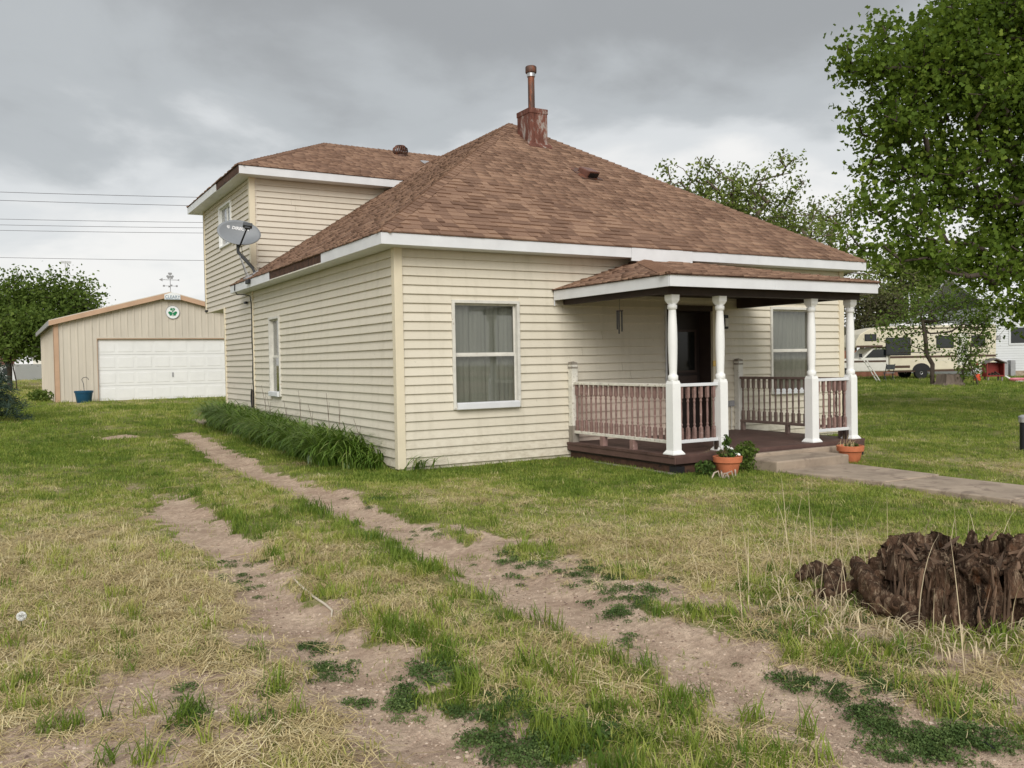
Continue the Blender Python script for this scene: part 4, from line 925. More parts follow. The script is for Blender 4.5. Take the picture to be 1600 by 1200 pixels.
def shamrock(m, c, s, y):
    for a in (90, 210, 330):
        a = R_(a); cx, cz = c[0]+s*.55*math.cos(a), c[1]+s*.55*math.sin(a)
        for k in (-1, 1):
            ox, oz = -math.sin(a)*s*.24*k+math.cos(a)*s*.1, math.cos(a)*s*.24*k+math.sin(a)*s*.1
            m.add([(cx+ox+s*.31*math.cos(q*math.pi/8), y+k*.0006+a*.0002, cz+oz+s*.31*math.sin(q*math.pi/8)) for q in range(16)], [tuple(range(16))[::-1]])
        m.add([(c[0], y-.0015, c[1]), (cx+math.sin(a)*s*.5, y-.0015, cz-math.cos(a)*s*.5), (cx-math.sin(a)*s*.5, y-.0015, cz+math.cos(a)*s*.5)], [(0, 1, 2)])
    m.add([(c[0]-s*.06, y-.001, c[1]), (c[0]+s*.06, y-.001, c[1]), (c[0]+s*.12, y-.001, c[1]-s*.95), (c[0]-s*.02, y-.001, c[1]-s*.95)], [(0, 3, 2, 1)])
t = thing('round_sign', 'round white sign with green shamrock on the garage gable', 'sign', (.764, GY-.03, 3.56))
o = MB().lathe([(.001, 0), (.225, 0), (.23, .012), (.001, .012)], 36).obj('disc', 'signwhite', t); o.rotation_euler = (math.pi/2, 0, 0)
o = MB().lathe([(.225, -.004), (.238, -.004), (.238, .018), (.225, .018), (.225, -.004)], 36).obj('rim', 'green', t); o.rotation_euler = (math.pi/2, 0, 0); o.data.materials[0] = mt['metalgrey']
m = MB(); shamrock(m, (0, .0), .155, -.016); m.obj('shamrock', 'green', t)
o = link('letter', text_mesh('C', .15, .001, 0, .002), None, t); o.data.materials.clear(); o.data.materials.append(mt['letter']); o.rotation_euler = (math.pi/2, 0, 0); o.location = (0, -.024, .03)
t = thing('weather_vane', 'grey weather vane with shamrock and arrow on the garage ridge', 'weather vane', (.70, GY-.1, GP+.10))
MB().tube([(0, 0, -.03), (0, 0, .58)], .012, 8).obj('rod', 'metalgrey', t)
m = MB(); m.tube([(-.30, 0, .46), (.30, 0, .46)], .010, 6); m.prism([(-.38, -.006, .46), (-.26, -.006, .52), (-.26, -.006, .40)], (0, .012, 0)); m.prism([(.22, -.006, .46), (.32, -.006, .50), (.30, -.006, .46), (.32, -.006, .42)], (0, .012, 0)); m.obj('arrow', 'metalgrey', t)
m = MB(); m.tube([(-.20, 0, .24), (.20, 0, .24)], .008, 6); m.tube([(0, -.2, .24), (0, .2, .24)], .008, 6)
for q in ((-.22, 0), (.22, 0), (0, -.22), (0, .22)): m.box(q[0]-.03, q[1]-.03, .21, q[0]+.03, q[1]+.03, .27)
m.obj('direction_arms', 'metalgrey', t)
m = MB(); shamrock(m, (0, .60), .13, 0); o = m.obj('shamrock', 'metalgrey', t)
tx, ty = -2.28, 21.55
t = thing('planter_tub', 'blue plastic tub standing at the corner of the garage', 'tub', (tx, ty, gz(tx, ty)-.01))
MB().lathe([(.001, 0), (.215, 0), (.225, .01), (.275, .33), (.295, .335), (.298, .40), (.28, .405), (.26, .36), (.001, .35)], 26).obj('tub', 'teal', t, True); MB().lathe([(.001, .345), (.262, .365), (.001, .375)], 18).obj('soil', 'soil', t)
t = thing('shepherd_hook', 'thin dark hooked rod standing in the blue tub', 'plant hook', (tx+.02, ty, gz(tx, ty)+.33))
MB().tube([(0, 0, -.05), (-.02, 0, .30), (-.07, 0, .44), (-.03, 0, .50), (.06, 0, .52), (.12, 0, .48), (.13, 0, .43)], .010, 6).obj('rod', 'dishdark', t, True)
MB().lathe([(.001, -.01), (.014, 0), (.001, .012)], 8, (.13, 0, .43)).obj('tip', 'dishdark', t)

# ------------------------------------------------------------------ trees
STAR = np.array([(0, -.5), (.46, -.26), (.26, .04), (.40, .36), (0, .58), (-.40, .36), (-.26, .04), (-.46, -.26)])
def leaves(cent, sig, per, size, r, star=False, up=.35, tint=None):
    n = len(cent)*per; c = np.repeat(cent, per, 0); p_ = c+np.clip(r.normal(size=(n, 3)), -1.7, 1.7)*sig*np.array([1, 1, .75])
    nrm = r.normal(size=(n, 3))*.75; nrm[:, 2] += up; nrm /= np.linalg.norm(nrm, axis=1)[:, None]
    t = np.cross(nrm, r.normal(size=(n, 3))); t /= np.linalg.norm(t, axis=1)[:, None]; b = np.cross(nrm, t)
    s = size*(.55+.8*r.random((n, 1)))
    if star:
        S_ = STAR; k = len(S_); V = p_[:, None]+t[:, None]*(S_[:, 0][None, :, None]*s[:, None])+b[:, None]*(S_[:, 1][None, :, None]*s[:, None])+nrm[:, None]*((np.abs(S_[:, 0])*.35)[None, :, None]*s[:, None])
    else:
        k = 4; V = np.stack([p_-t*s*.5, p_-b*s*.32+nrm*s*.1, p_+t*s*.5, p_+b*s*.32+nrm*s*.1], 1)
    F = np.arange(n*k).reshape(-1, k)
    cl = np.repeat(r.normal(.5, .17, len(cent)), per) if tint is None else np.repeat(tint, per)
    T = np.clip(cl+r.normal(0, .16, n), 0, 1)
    return V.reshape(-1, 3), F, np.repeat(T, k)
def tree(name, label, root, lobes, nclump, per, size, seed, leafm, barkm='bark', trunk_r=.25, fork=.3, sig=.35, star=False, group=None, bare=0, cat='tree', trunks=1, lean=(0, 0), shell=.5, minr=.008):
    """root: ground point; lobes: (u,v,depth,ru,rv[,rd]) in sight-line terms turned into world ellipsoids; limbs found by joining each clump to its nearest neighbour closer to the trunk"""
    r = np.random.default_rng(seed); root = np.array(root, float)
    E = []
    for q in lobes:
        u, v, D, ru, rv = q[:5]; c = np.array(at(u, v, D)); a, b = ru*D/FPX, rv*D/FPX; E.append((c, a, b, q[5] if len(q) > 5 else a*.85))
    vol = np.array([a*b*d for _, a, b, d in E]); pk = r.choice(len(E), nclump, p=vol/vol.sum())
    d = r.normal(size=(nclump, 3)); d /= np.linalg.norm(d, axis=1)[:, None]; rad = r.random(nclump)**shell
    H = np.array([RT[0], RT[1], 0]); H /= np.linalg.norm(H); K = np.array([-H[1], H[0], 0])
    P_ = np.array([E[k][0] for k in pk])+H*(d[:, :1]*rad[:, None]*np.array([[E[k][1]] for k in pk]))+K*(d[:, 1:2]*rad[:, None]*np.array([[E[k][3]] for k in pk]))+np.array([0, 0, 1])*(d[:, 2:]*rad[:, None]*np.array([[E[k][2]] for k in pk]))
    cz = P_[:, 2].mean(); cc = P_.mean(0)
    top = root+np.array([(cc[0]-root[0])*.5+lean[0], (cc[1]-root[1])*.5+lean[1], (P_[:, 2].max()-root[2])*.8])
    nodes = []; par = []
    nt_ = 9
    for s in range(trunks):
        off = r.normal(size=3)*[.25, .25, 0]*(trunks > 1); sp = r.normal(size=3)*[.9, .9, 0]*(trunks > 1)
        for i in range(nt_):
            f = i/(nt_-1); nodes.append(root+off+(top+sp-root)*np.array([f**1.4, f**1.4, f])+(r.normal(size=3)*[.06, .06, 0]*(i > 0))); par.append(len(nodes)-2 if i else -1)
    ntr = len(nodes); ax = root+np.array([0, 0, 1])*(P_[:, 2].min()-root[2]+fork*(P_[:, 2].max()-P_[:, 2].min()))
    order = np.argsort(np.linalg.norm((P_-ax)*[1, 1, .8], axis=1))
    arr = np.zeros((ntr+nclump*3, 3)); arr[:ntr] = nodes; cnt = ntr; tips = []
    usable = np.zeros(len(arr), bool); usable[2:ntr] = True
    for s in range(trunks): usable[s*nt_:s*nt_+3] = False
    for i in order:
        q = P_[i]; dd = np.linalg.norm((arr[:cnt]-q)*[1, 1, 1.25], axis=1)+np.where(arr[:cnt, 2] > q[2]+.1, .8*(arr[:cnt, 2]-q[2]), 0); dd[~usable[:cnt]] = 1e9; j = int(dd.argmin()); a = arr[j]
        L_ = np.linalg.norm(q-a); k = 2 if L_ > .7 else 1
        pj = j
        for t_ in range(1, k+1):
            f = t_/k; w_ = a+(q-a)*f+r.normal(size=3)*.07*L_*(t_ < k)+np.array([0, 0, .10*L_*math.sin(f*math.pi)])
            arr[cnt] = w_; usable[cnt] = True; par.append(pj); pj = cnt; cnt += 1
        tips.append(cnt-1)
    wgt = np.zeros(cnt); wgt[tips] = 1
    for i in range(cnt-1, -1, -1):
        if par[i] >= 0: wgt[par[i]] += wgt[i]
    rr = np.maximum(minr, trunk_r*(wgt/wgt.max())**.46)
    t = thing(name, label, cat, tuple(root), 0, group)
    rc = np.array([root])
    V = []; F = []; o = 0
    for i in range(cnt):
        j = par[i]
        if j < 0: continue
        a, b = arr[j]-root, arr[i]-root; ra, rb = min(rr[j], rr[i]*1.7), rr[i]; h = b-a; L_ = np.linalg.norm(h)
        if L_ < 1e-4: continue
        h = h/L_; n = 7 if rb > .05 else 4; u = np.cross(h, [.3, .5, .8]); u /= np.linalg.norm(u); w_ = np.cross(h, u); an = np.arange(n)*2*np.pi/n
        ring = np.cos(an)[:, None]*u+np.sin(an)[:, None]*w_
        V.append(np.concatenate([a-h*ra*.2+ring*ra, b+h*rb*.2+ring*rb])); ii = np.arange(n); F.append(np.stack([ii, (ii+1) % n, n+(ii+1) % n, n+ii], 1)+o); o += 2*n
    link('trunk', np_mesh('trunk', np.concatenate(V), np.concatenate(F), None, True), barkm, t)
    tc = arr[tips]
    if bare: tc = tc[r.random(len(tc)) > bare]
    Vl, Fl, Tl = leaves(tc-root, sig, per, size, r, star)
    link('crown', np_mesh('crown', Vl, Fl, {'tint': ('FLOAT', Tl)}), leafm, t)
    return t
g0 = at(1665, 640, 20.5); g0.z = gz(g0.x, g0.y)-.05
tree('maple_tree', 'tall dense maple overhanging the yard with low leafy branches', g0,
     [(1450, 62, 20, 85, 62), (1560, 20, 20.5, 110, 85), (1395, 105, 19.5, 80, 55), (1340, 105, 19, 52, 48), (1500, 140, 20, 120, 80), (1600, 120, 20.5, 100, 120), (1395, 190, 19.5, 78, 45), (1470, 260, 20, 92, 55), (1375, 262, 19.5, 55, 34), (1590, 330, 21, 60, 80),
      (1395, 325, 19, 70, 42), (1345, 375, 18.7, 52, 30), (1500, 350, 20, 70, 62), (1440, 395, 19, 60, 26), (1560, 415, 19.5, 70, 50), (1490, 425, 19, 50, 26), (1605, 470, 19, 40, 40), (1640, 300, 20.5, 90, 200), (1700, 80, 21, 120, 140), (1740, 300, 21, 120, 160)],
     1300, 50, .108, 21, 'leaf_big', trunk_r=.36, sig=.24, star=True, shell=.42, fork=.25)
g1 = at(1190, 560, 36); g1.z = gz(g1.x, g1.y)-.1
tree('ash_tree', 'thin leafed tree with bare twigs rising behind the roof slope', g1,
     [(1055, 268, 36, 26, 22), (1075, 300, 36, 40, 30), (1110, 285, 35, 40, 50), (1160, 290, 36, 40, 40), (1215, 275, 36, 42, 45), (1238, 250, 36, 22, 20), (1200, 340, 36, 60, 50), (1250, 345, 37, 40, 40), (1130, 340, 36, 60, 50), (1285, 385, 36, 40, 40), (1245, 410, 36, 60, 40)],
     420, 24, .16, 22, 'leaf_light', 'barklight', trunk_r=.24, sig=.24, bare=.22, trunks=3, shell=.40, fork=.2)
g2 = at(1310, 560, 46); g2.z = gz(g2.x, g2.y)-.1
tree('elm_tree', 'sparse half-bare tree between the roof end and the maple', g2,
     [(1275, 335, 46, 30, 30), (1315, 335, 46, 30, 32), (1300, 385, 45, 46, 36), (1345, 420, 46, 36, 40), (1280, 430, 46, 50, 40)], 230, 20, .19, 23, 'leaf_light', 'barklight', trunk_r=.2, sig=.3, bare=.45, trunks=2, shell=.45)
g3 = at(1400, 548, 70); g3.z = gz(g3.x, g3.y)-.1
tree('willow_tree', 'pale green tree standing beyond the parked motorhome', g3, [(1395, 420, 70, 46, 42), (1430, 440, 70, 46, 45), (1370, 465, 70, 40, 36), (1455, 420, 72, 50, 45), (1420, 490, 70, 60, 30)], 320, 26, .30, 24, 'leaf_light', 'barklight', trunk_r=.3, sig=.5)
g4 = at(1500, 550, 75); g4.z = gz(g4.x, g4.y)-.1
tree('poplar_tree', 'broad green tree behind the white neighbouring house', g4, [(1500, 430, 75, 60, 50), (1560, 440, 75, 70, 50), (1640, 430, 75, 70, 60), (1530, 480, 75, 90, 40)], 300, 26, .34, 25, 'leaf_mid', trunk_r=.35, sig=.6)
for i, (u, v, ru, rv, lab) in enumerate([(1352, 480, 34, 40, 'brownish half-bare brush behind the motorhome cab'), (1395, 490, 32, 30, 'low brownish thicket behind the motorhome roof')]):
    q = at(u, 560, 62); q.z = gz(q.x, q.y)-.1
    tree('brush', lab, q, [(u, v, 62, ru, rv), (u+5, v+36, 62, ru, 24)], 150, 24, .22, 30+i, 'brush', 'barklight', trunk_r=.12, sig=.45, bare=.1, trunks=3, cat='shrub', shell=.6)
# small leaning tree and shrub on the neighbour's lawn
g5 = at(1457, 602, 41); g5.z = gz(g5.x, g5.y)-.05
tree('leaning_tree', 'small leaning tree in front of the motorhome side', g5, [(1425, 500, 41, 52, 34), (1470, 470, 41, 60, 40), (1500, 510, 41, 40, 30), (1400, 530, 41, 34, 22), (1445, 545, 41, 30, 16), (1530, 470, 41, 40, 36)], 200, 16, .15, 26, 'leaf_mid', trunk_r=.10, sig=.28, shell=.5, lean=(-.8, .5))
g6 = at(1512, 604, 40); g6.z = gz(g6.x, g6.y)-.05
tree('shrub', 'upright leafy shrub beside the old lawn stump', g6, [(1512, 575, 40, 26, 26), (1500, 545, 40, 22, 24), (1530, 540, 40, 20, 30), (1540, 500, 40, 24, 26)], 110, 16, .13, 27, 'leaf_mid', trunk_r=.05, sig=.2, trunks=4, cat='shrub', minr=.01)
# left background
for i, (rx, D, lob, lab, lm) in enumerate([
    (95, 48, [(95, 462, 48, 46, 38), (125, 480, 48, 38, 34), (60, 470, 48, 44, 40), (75, 510, 47, 60, 30), (120, 525, 47, 40, 24), (70, 545, 47, 50, 16)], 'rounded green tree behind the garage eave corner', 'leaf_mid'),
    (25, 47, [(30, 462, 47, 36, 36), (10, 490, 47, 50, 45), (50, 505, 46, 46, 30), (-40, 480, 47, 50, 50), (30, 532, 46, 46, 18), (10, 548, 46, 50, 14)], 'bushy green tree with several dark trunks beyond the spruce', 'leaf_mid'),
    (-30, 60, [(-20, 500, 60, 60, 60), (20, 520, 60, 50, 40)], 'darker tree standing behind the bushy green tree', 'leaf_dark')]):
    q = at(rx, 577, D); q.z = gz(q.x, q.y)-.05
    tree('round_tree', lab, q, lob, 360, 30, .20, 40+i, lm, trunk_r=.13, sig=.42, trunks=3, shell=.5, fork=.05)
def spruce(root, h, r0, seed):
    t = thing('spruce_tree', 'blue green spruce with drooping needled boughs beside the lawn', 'tree', tuple(root)); r = np.random.default_rng(seed)
    MB().tube([(0, 0, -.1), (0, 0, h)], [.09, .01], 8).obj('trunk', 'bark', t, True)
    V, F, T, o = [], [], [], 0
    for k in range(230):
        f = r.random()**.8; z = .25+f*(h-.3); L_ = r0*(1-f)**.8*(.8+.3*r.random())+.05; a = r.random()*2*np.pi; dr = np.array([math.cos(a), math.sin(a), 0])
        for q in np.linspace(.15, 1, 14):
            p_ = dr*L_*q+np.array([0, 0, z-.22*L_*q**1.6]); n = 9
            d = r.normal(size=(n, 3))+dr*.9+[0, 0, .1]; d /= np.linalg.norm(d, axis=1)[:, None]; s = np.cross(d, r.normal(size=(n, 3))); s /= np.linalg.norm(s, axis=1)[:, None]
            l = .10+.06*r.random((n, 1)); b = p_+r.normal(size=(n, 3))*.03
            V.append(np.stack([b-s*.007, b+s*.007, b+d*l+s*.003, b+d*l-s*.003], 1).reshape(-1, 3)); T.append(np.repeat(np.clip(r.normal(.35+.4*q, .15, n), 0, 1), 4))
    V = np.concatenate(V); T = np.concatenate(T); link('crown', np_mesh('crown', V, np.arange(len(V)).reshape(-1, 4), {'tint': ('FLOAT', T)}), 'leaf_blue', t)
q = at(-55, 612, 20.5); q.z = gz(q.x, q.y); spruce(q, 2.7, 1.35, 3)
q = gp(64, 612); t = thing('weed_bush', 'low green weeds growing against the garage side wall', 'weeds', (-3.5, 23.6, gz(-3.5, 23.6)))
plant_obj('foliage', [leaf_cloud((0, 0, .2), (.45, .5, .25), 500, .10, np.random.default_rng(9))], 'leaf_mid', t); MB().tube([(0, 0, -.05), (0, 0, .2)], .01, 5).obj('stem', 'bark', t)

# ------------------------------------------------------------------ neighbours on the right
RZ = -math.atan2(-RT[1], RT[0])
def frame(u, v, D, name, label, cat, dz=0):
    q = at(u, v, D); q.z = gz(q.x, q.y)+dz; return thing(name, label, cat, tuple(q), RZ)
mt['rvcream'] = M('cream_rv_skin', (.68, .62, .48), .4, .05, 2); mt['rvwhite'] = M('white_rv_paint', (.72, .70, .64), .35, .05, 2); mt['rvbrown'] = M('brown_rv_stripe', (.085, .05, .035), .4, .1)
mt['rvglass'] = M('tinted_window', (.012, .016, .018), .08, .05, spec=.6); mt['tyre'] = M('tyre_rubber', (.02, .02, .02), .8, .1); mt['nsiding'] = siding_mat('white_vinyl_siding', (.66, .68, .70), .2)
mt['redpaint'] = M('red_paint', (.22, .032, .026), .5, .15, 5); mt['orange'] = M('orange_red_cloth', (.66, .085, .03), .6, .1); mt['pink'] = M('pink_plastic', (.62, .19, .24), .4, .1); mt['skin'] = M('figurine_skin', (.6, .38, .28), .6, .05)
mt['fence'] = M('red_brown_fence', (.26, .115, .075), .85, .2, 5, rnd=.2); mt['greyroof'] = M('grey_roof', (.16, .145, .135), .9, .2, 4); mt['whiteroof'] = M('white_roof_metal', (.74, .75, .77), .5, .06)
rv = frame(1337, 592, 50, 'motorhome', 'cream motorhome with brown stripes parked across the lawn', 'motorhome', .02)
prof = [(1.95, .50), (8.0, .55), (8.05, 3.0), (7.9, 3.06), (1.5, 3.03), (.75, 2.90), (.25, 2.62), (.02, 2.2), (.0, 1.90), (1.95, 1.86)]
body = MB().prism([(x, 0, z) for x, z in prof], (0, 2.35, 0)).obj('body', 'rvcream', rv, bevel=.05)
cab = MB().prism([(x, .15, z) for x, z in [(-1.35, .48), (-1.42, .95), (-1.3, 1.16), (.45, 1.26), (1.05, 1.84), (1.94, 1.84), (1.94, .48)]], (0, 2.0, 0)).obj('cab', 'rvwhite', rv, bevel=.06)
MB().prism([(x, .135, z) for x, z in [(.60, 1.28), (1.08, 1.74), (1.80, 1.76), (1.80, 1.28)]], (0, .014, 0)).obj('door_window', 'rvglass', cab)
MB().box(-1.38, .132, 1.02, 1.93, .149, 1.12).obj('trim_band', 'rvbrown', cab); MB().box(1.80, .125, .55, 1.93, .149, 1.8).obj('door_pillar', 'rvwhite', cab)
MB().box(.25, .02, 1.30, .40, .12, 1.52).obj('mirror', 'black', cab)
for b in [(1.96, -.012, 1.22, 8.0, -.001, 1.34), (.05, -.012, 1.87, 1.55, -.001, 1.98), (2.2, -.012, .66, 3.1, -.001, .80), (1.6, -.012, 2.86, 7.9, -.001, 2.93)]: MB().box(*b).obj('stripe', 'rvbrown', body)
for x0, z0, x1, z1, nm in [(.52, 2.22, 1.20, 2.62, 'window'), (1.72, 1.38, 3.15, 2.40, 'window'), (4.6, 1.75, 5.6, 2.45, 'window'), (6.6, 1.8, 7.4, 2.45, 'window')]:
    wf = MB().box(x0, -.02, z0, x1, -.001, z1).obj(nm, 'black', body, bevel=.008); MB().box(x0+.06, -.026, z0+.06, x1-.06, -.0205, z1-.06).obj('pane', 'rvglass', wf)
o = MB().box(5.8, -.02, .75, 6.4, -.001, 2.6).obj('door', 'rvwhite', body, bevel=.008)
for z in (1.05, 1.5, 1.65, 2.0, 2.2, 2.5): MB().box(3.2, -.008, z, 7.9, -.0015, z+.018).obj('crease', 'rvwhite', body)
MB().box(2.6, .5, 3.03, 4.0, 1.6, 3.24).obj('roof_unit', 'whiteroof', body, bevel=.08); MB().box(5.2, .6, 3.05, 5.9, 1.3, 3.17).obj('roof_vent', 'whiteroof', body, bevel=.04)
MB().box(1.95, .02, .42, 8.0, .05, .56).obj('skirt', 'rvbrown', body)
for x in (-.65, 3.75, 6.6):
    if x == 6.6: continue
    for y in (.02, 2.05):
        wh = MB().lathe([(.22, -.12), (.34, -.12), (.37, -.08), (.37, .08), (.34, .12), (.22, .12)], 26).obj('wheel', 'tyre', rv, True); wh.rotation_euler = (math.pi/2, 0, 0); wh.location = (x, y+.1, .36)
        MB().lathe([(.001, .10), (.08, .125), (.14, .07), (.22, .10), (.22, -.1), (.001, -.1)], 20).obj('rim', 'galv', wh, True)
MB().prism([(3.75+.52*math.cos(a*math.pi/10), -.006, .5+.42*math.sin(a*math.pi/10)) for a in range(11)], (0, .0055, 0)).obj('wheel_arch', 'black', body)
ld = frame(1376, 597, 47, 'step_ladder', 'pale folding ladder leaning against the motorhome door', 'ladder')
for y in (0, .42):
    MB().tube([(0, y, 0), (-.55, y+.5, 1.2)], .03, 6).obj('rail', 'rvwhite', ld)
for k in range(5): f = (k+.5)/5; MB().tube([(-.55*f, .5*f, 1.2*f), (-.55*f, .42+.5*f, 1.2*f)], .018, 6).obj('rung', 'rvwhite', ld)
fc = frame(1385, 596, 47.5, 'folding_chair', 'dark framed folding chair on the grass by the motorhome door', 'chair')
for x in (0, .45):
    MB().tube([(x, 0, 0), (x, .35, .5)], .02, 6).obj('leg', 'dishdark', fc); MB().tube([(x, .4, 0), (x, -.05, .95)], .02, 6).obj('back_leg', 'dishdark', fc)
MB().box(0, .0, .45, .45, .38, .48).obj('seat', 'metalgrey', fc); MB().box(.0, -.03, .65, .45, .0, .92).obj('backrest', 'dishdark', fc)
fn = frame(1300, 575, 58, 'wooden_fence', 'reddish brown board fence seen under the motorhome nose', 'fence', 0)
bm_ = MB().box(0, 0, 0, .145, .02, 1.75).mesh('board')
for k in range(30): link('board', bm_, 'fence', fn).location = (k*.15, 0, 0)
MB().box(0, .021, .4, 4.5, .06, .5).obj('rail', 'fence', fn); MB().box(0, .021, 1.3, 4.5, .06, 1.4).obj('rail', 'fence', fn)
ns = frame(1290, 575, 64, 'garden_shed', 'small grey roofed shed behind the brown board fence', 'shed')
MB().box(0, 0, 0, 2.3, 2.5, 2.2).obj('wall', 'oldwood', ns); MB().prism([(-.2, -.2, 4.6), (3.3, -.2, 2.2), (3.3, -.2, 2.05), (-.2, -.2, 4.45)], (0, 3, 0)).obj('roof', 'greyroof', ns)
nh = frame(1549, 594, 53, 'neighbour_house', 'white sided neighbouring house with shaded window past the lawn', 'house', .0)
sb = MB()
for i in range(26): sb.prism([(0, 0, .35+i*.15), (0, -.03, .35+i*.15), (0, -.008, .50+i*.15), (0, 0, .50+i*.15)], (12, 0, 0))
MB().box(0, .001, 0, 12, 8, 4.25).obj('wall', 'nsiding', nh); o = sb.obj('siding', 'nsiding', nh); o['kind'] = 'stuff'
MB().box(0, -.035, 0, 12, 0, .35).obj('foundation', 'concrete', nh); MB().box(-.06, -.04, .3, .06, .06, 4.25).obj('corner_trim', 'nsiding', nh)
MB().prism([(-.5, -.5, 4.25), (12.5, -.5, 4.25), (12.5, 4.2, 6.3), (-.5, 4.2, 6.3)], (0, 0, .14)).obj('roof', 'whiteroof', nh); MB().prism([(-.5, 4.2, 6.3), (12.5, 4.2, 6.3), (12.5, 8.6, 4.25), (-.5, 8.6, 4.25)], (0, 0, .14)).obj('roof', 'whiteroof', nh)
for x0 in (1.15, 4.4):
    wf = MB().box(x0-.12, -.06, 1.9, x0+1.3, -.031, 3.05).obj('window', 'nsiding', nh, bevel=.01); MB().box(x0, -.068, 2.02, x0+1.18, -.0605, 2.95).obj('pane', 'rvglass', wf)
MB().box(.2, -.06, 2.25, .55, -.031, 2.5).obj('wall_vent', 'metalgrey', nh)
MB().box(.35, -.5, 0, .75, -.05, .9).obj('utility_box', 'metalgrey', nh, bevel=.03); MB().box(.95, -.4, 0, 1.25, -.05, 1.0).obj('utility_box', 'metalgrey', nh, bevel=.03)
n2 = frame(1405, 588, 66, 'white_roofed_house', 'low house with white metal roof half hidden behind the motorhome', 'house')
MB().box(0, 0, 0, 7, 6, 3.6).obj('wall', 'nsiding', n2); MB().prism([(-.5, -.4, 3.65), (3.4, -.4, 4.65), (7.4, -.4, 3.65), (7.4, -.4, 3.5), (3.4, -.4, 4.5), (-.5, -.4, 3.5)], (0, 7, 0)).obj('roof', 'whiteroof', n2)
MB().prism([(0, -.02, 3.45), (7, -.02, 3.45), (3.4, -.02, 4.48)], (0, .02, 0)).obj('gable', 'nsiding', n2); MB().tube([(1.7, 2, 4.0), (1.7, 2, 6.2)], .06, 6).obj('vent_pipe', 'whiteroof', n2)
wf = MB().box(2.0, -.06, 1.9, 3.0, -.001, 3.0).obj('window', 'nsiding', n2); MB().box(2.1, -.07, 2.0, 2.9, -.061, 2.9).obj('pane', 'rvglass', wf)
# lawn things by the neighbour's house
fg = frame(1527, 594, 45, 'lawn_figurine', 'red and white lawn figurine standing by the leafy shrub', 'figurine')
MB().lathe([(.10, 0), (.15, .04), (.16, .22), (.13, .38), (.10, .42)], 16).obj('trousers', 'orange', fg, True); MB().lathe([(.13, .40), (.16, .46), (.15, .60), (.09, .68), (.05, .70)], 16).obj('body', 'letter', fg, True)
MB().lathe([(.001, .68), (.06, .70), (.075, .76), (.06, .83), (.001, .85)], 14).obj('head', 'skin', fg, True); MB().lathe([(.085, .82), (.07, .88), (.035, .98), (.001, 1.05)], 14).obj('hat', 'redpaint', fg, True)
MB().lathe([(.001, .62), (.05, .66), (.06, .72), (.03, .75), (.001, .75)], 10, (0, -.045, 0)).obj('beard', 'letter', fg, True)
for s in (-1, 1): MB().tube([(s*.13, 0, .62), (s*.22, -.05, .5), (s*.14, -.14, .46)], [.045, .04, .035], 8).obj('arm', 'letter', fg, True)
rh = frame(1556, 597, 44.5, 'wooden_playhouse', 'open red wooden lawn box with grey peaked lid near the white house', 'playhouse', -.02)
MB().box(-.45, 0, .35, -.40, .5, .95).obj('side', 'redpaint', rh); MB().box(.40, 0, .35, .45, .5, .95).obj('side', 'redpaint', rh); MB().box(-.40, .45, .35, .40, .5, 1.0).obj('back', 'redpaint', rh); MB().box(-.45, 0, .28, .45, .5, .349).obj('floor', 'redpaint', rh)
MB().prism([(-.55, -.06, .93), (0, -.06, 1.16), (.55, -.06, .93), (.55, -.06, .98), (0, -.06, 1.22), (-.55, -.06, .98)], (0, .62, 0)).obj('lid', 'greyroof', rh)
for x in (-.38, .32): MB().box(x, .05, 0, x+.07, .12, .28).obj('leg', 'oldwood', rh); MB().box(x, .38, 0, x+.07, .45, .28).obj('leg', 'oldwood', rh)
for k in range(4): MB().tube([(-.25+.15*k, .02, .36), (-.25+.15*k, .45, .36+.05*k)], .04, 7).obj('log', 'bark', rh)
ps = frame(1590, 598, 43.5, 'toy_boat', 'pink and white plastic toy lying on grass by the white house', 'toy')
MB().lathe([(.001, 0), (.22, .03), (.30, .14), (.28, .20), (.001, .22)], 16).obj('hull', 'pink', ps, True); ps.children[-1].scale = (1.5, .8, 1)
MB().lathe([(.001, .02), (.25, .02), (.27, .07), (.001, .08)], 16).obj('base', 'letter', ps, True); ps.children[-1].scale = (1.5, .8, 1)
MB().tube([(-.35, 0, .15), (-.62, 0, .32)], [.05, .03], 8).obj('handle', 'letter', ps, True)
bs = frame(1484, 607, 40.5, 'old_stump', 'low wide weathered stump at the foot of the leaning tree', 'stump', -.03)
V = []; n = 22
for z, rr_ in ((0, .62), (.2, .52), (.55, .47)):
    for k in range(n): a = 2*math.pi*k/n; q = rr_*(1+.10*math.sin(5*a)+.07*math.sin(11*a+1)); V.append((q*math.cos(a), q*math.sin(a), z+.03*math.sin(7*a)))
MB().add(V, [(i*n+k, i*n+(k+1) % n, (i+1)*n+(k+1) % n, (i+1)*n+k) for i in range(2) for k in range(n)]+[tuple(2*n+k for k in range(n))]).obj('wood', 'barklight', bs, True)
for k in range(5): a = k*1.3; MB().tube([(.4*math.cos(a), .4*math.sin(a), .12), (.9*math.cos(a), .9*math.sin(a), -.02)], [.12, .04], 7).obj('root', 'barklight', bs, True)
bp = at(1600, 705, 13.55); t = thing('bollard', 'short black post light with grey cap on the front lawn', 'post', (bp.x, bp.y, gz(bp.x, bp.y)-.03))
MB().lathe([(.06, 0), (.06, .47)], 20).obj('post', 'black', t, True); MB().lathe([(.061, .47), (.074, .475), (.074, .535), (.066, .54)], 20).obj('lens', 'galv', t, True); MB().lathe([(.08, .535), (.08, .565), (.03, .59), (.001, .592)], 20).obj('cap', 'metalgrey', t, True)

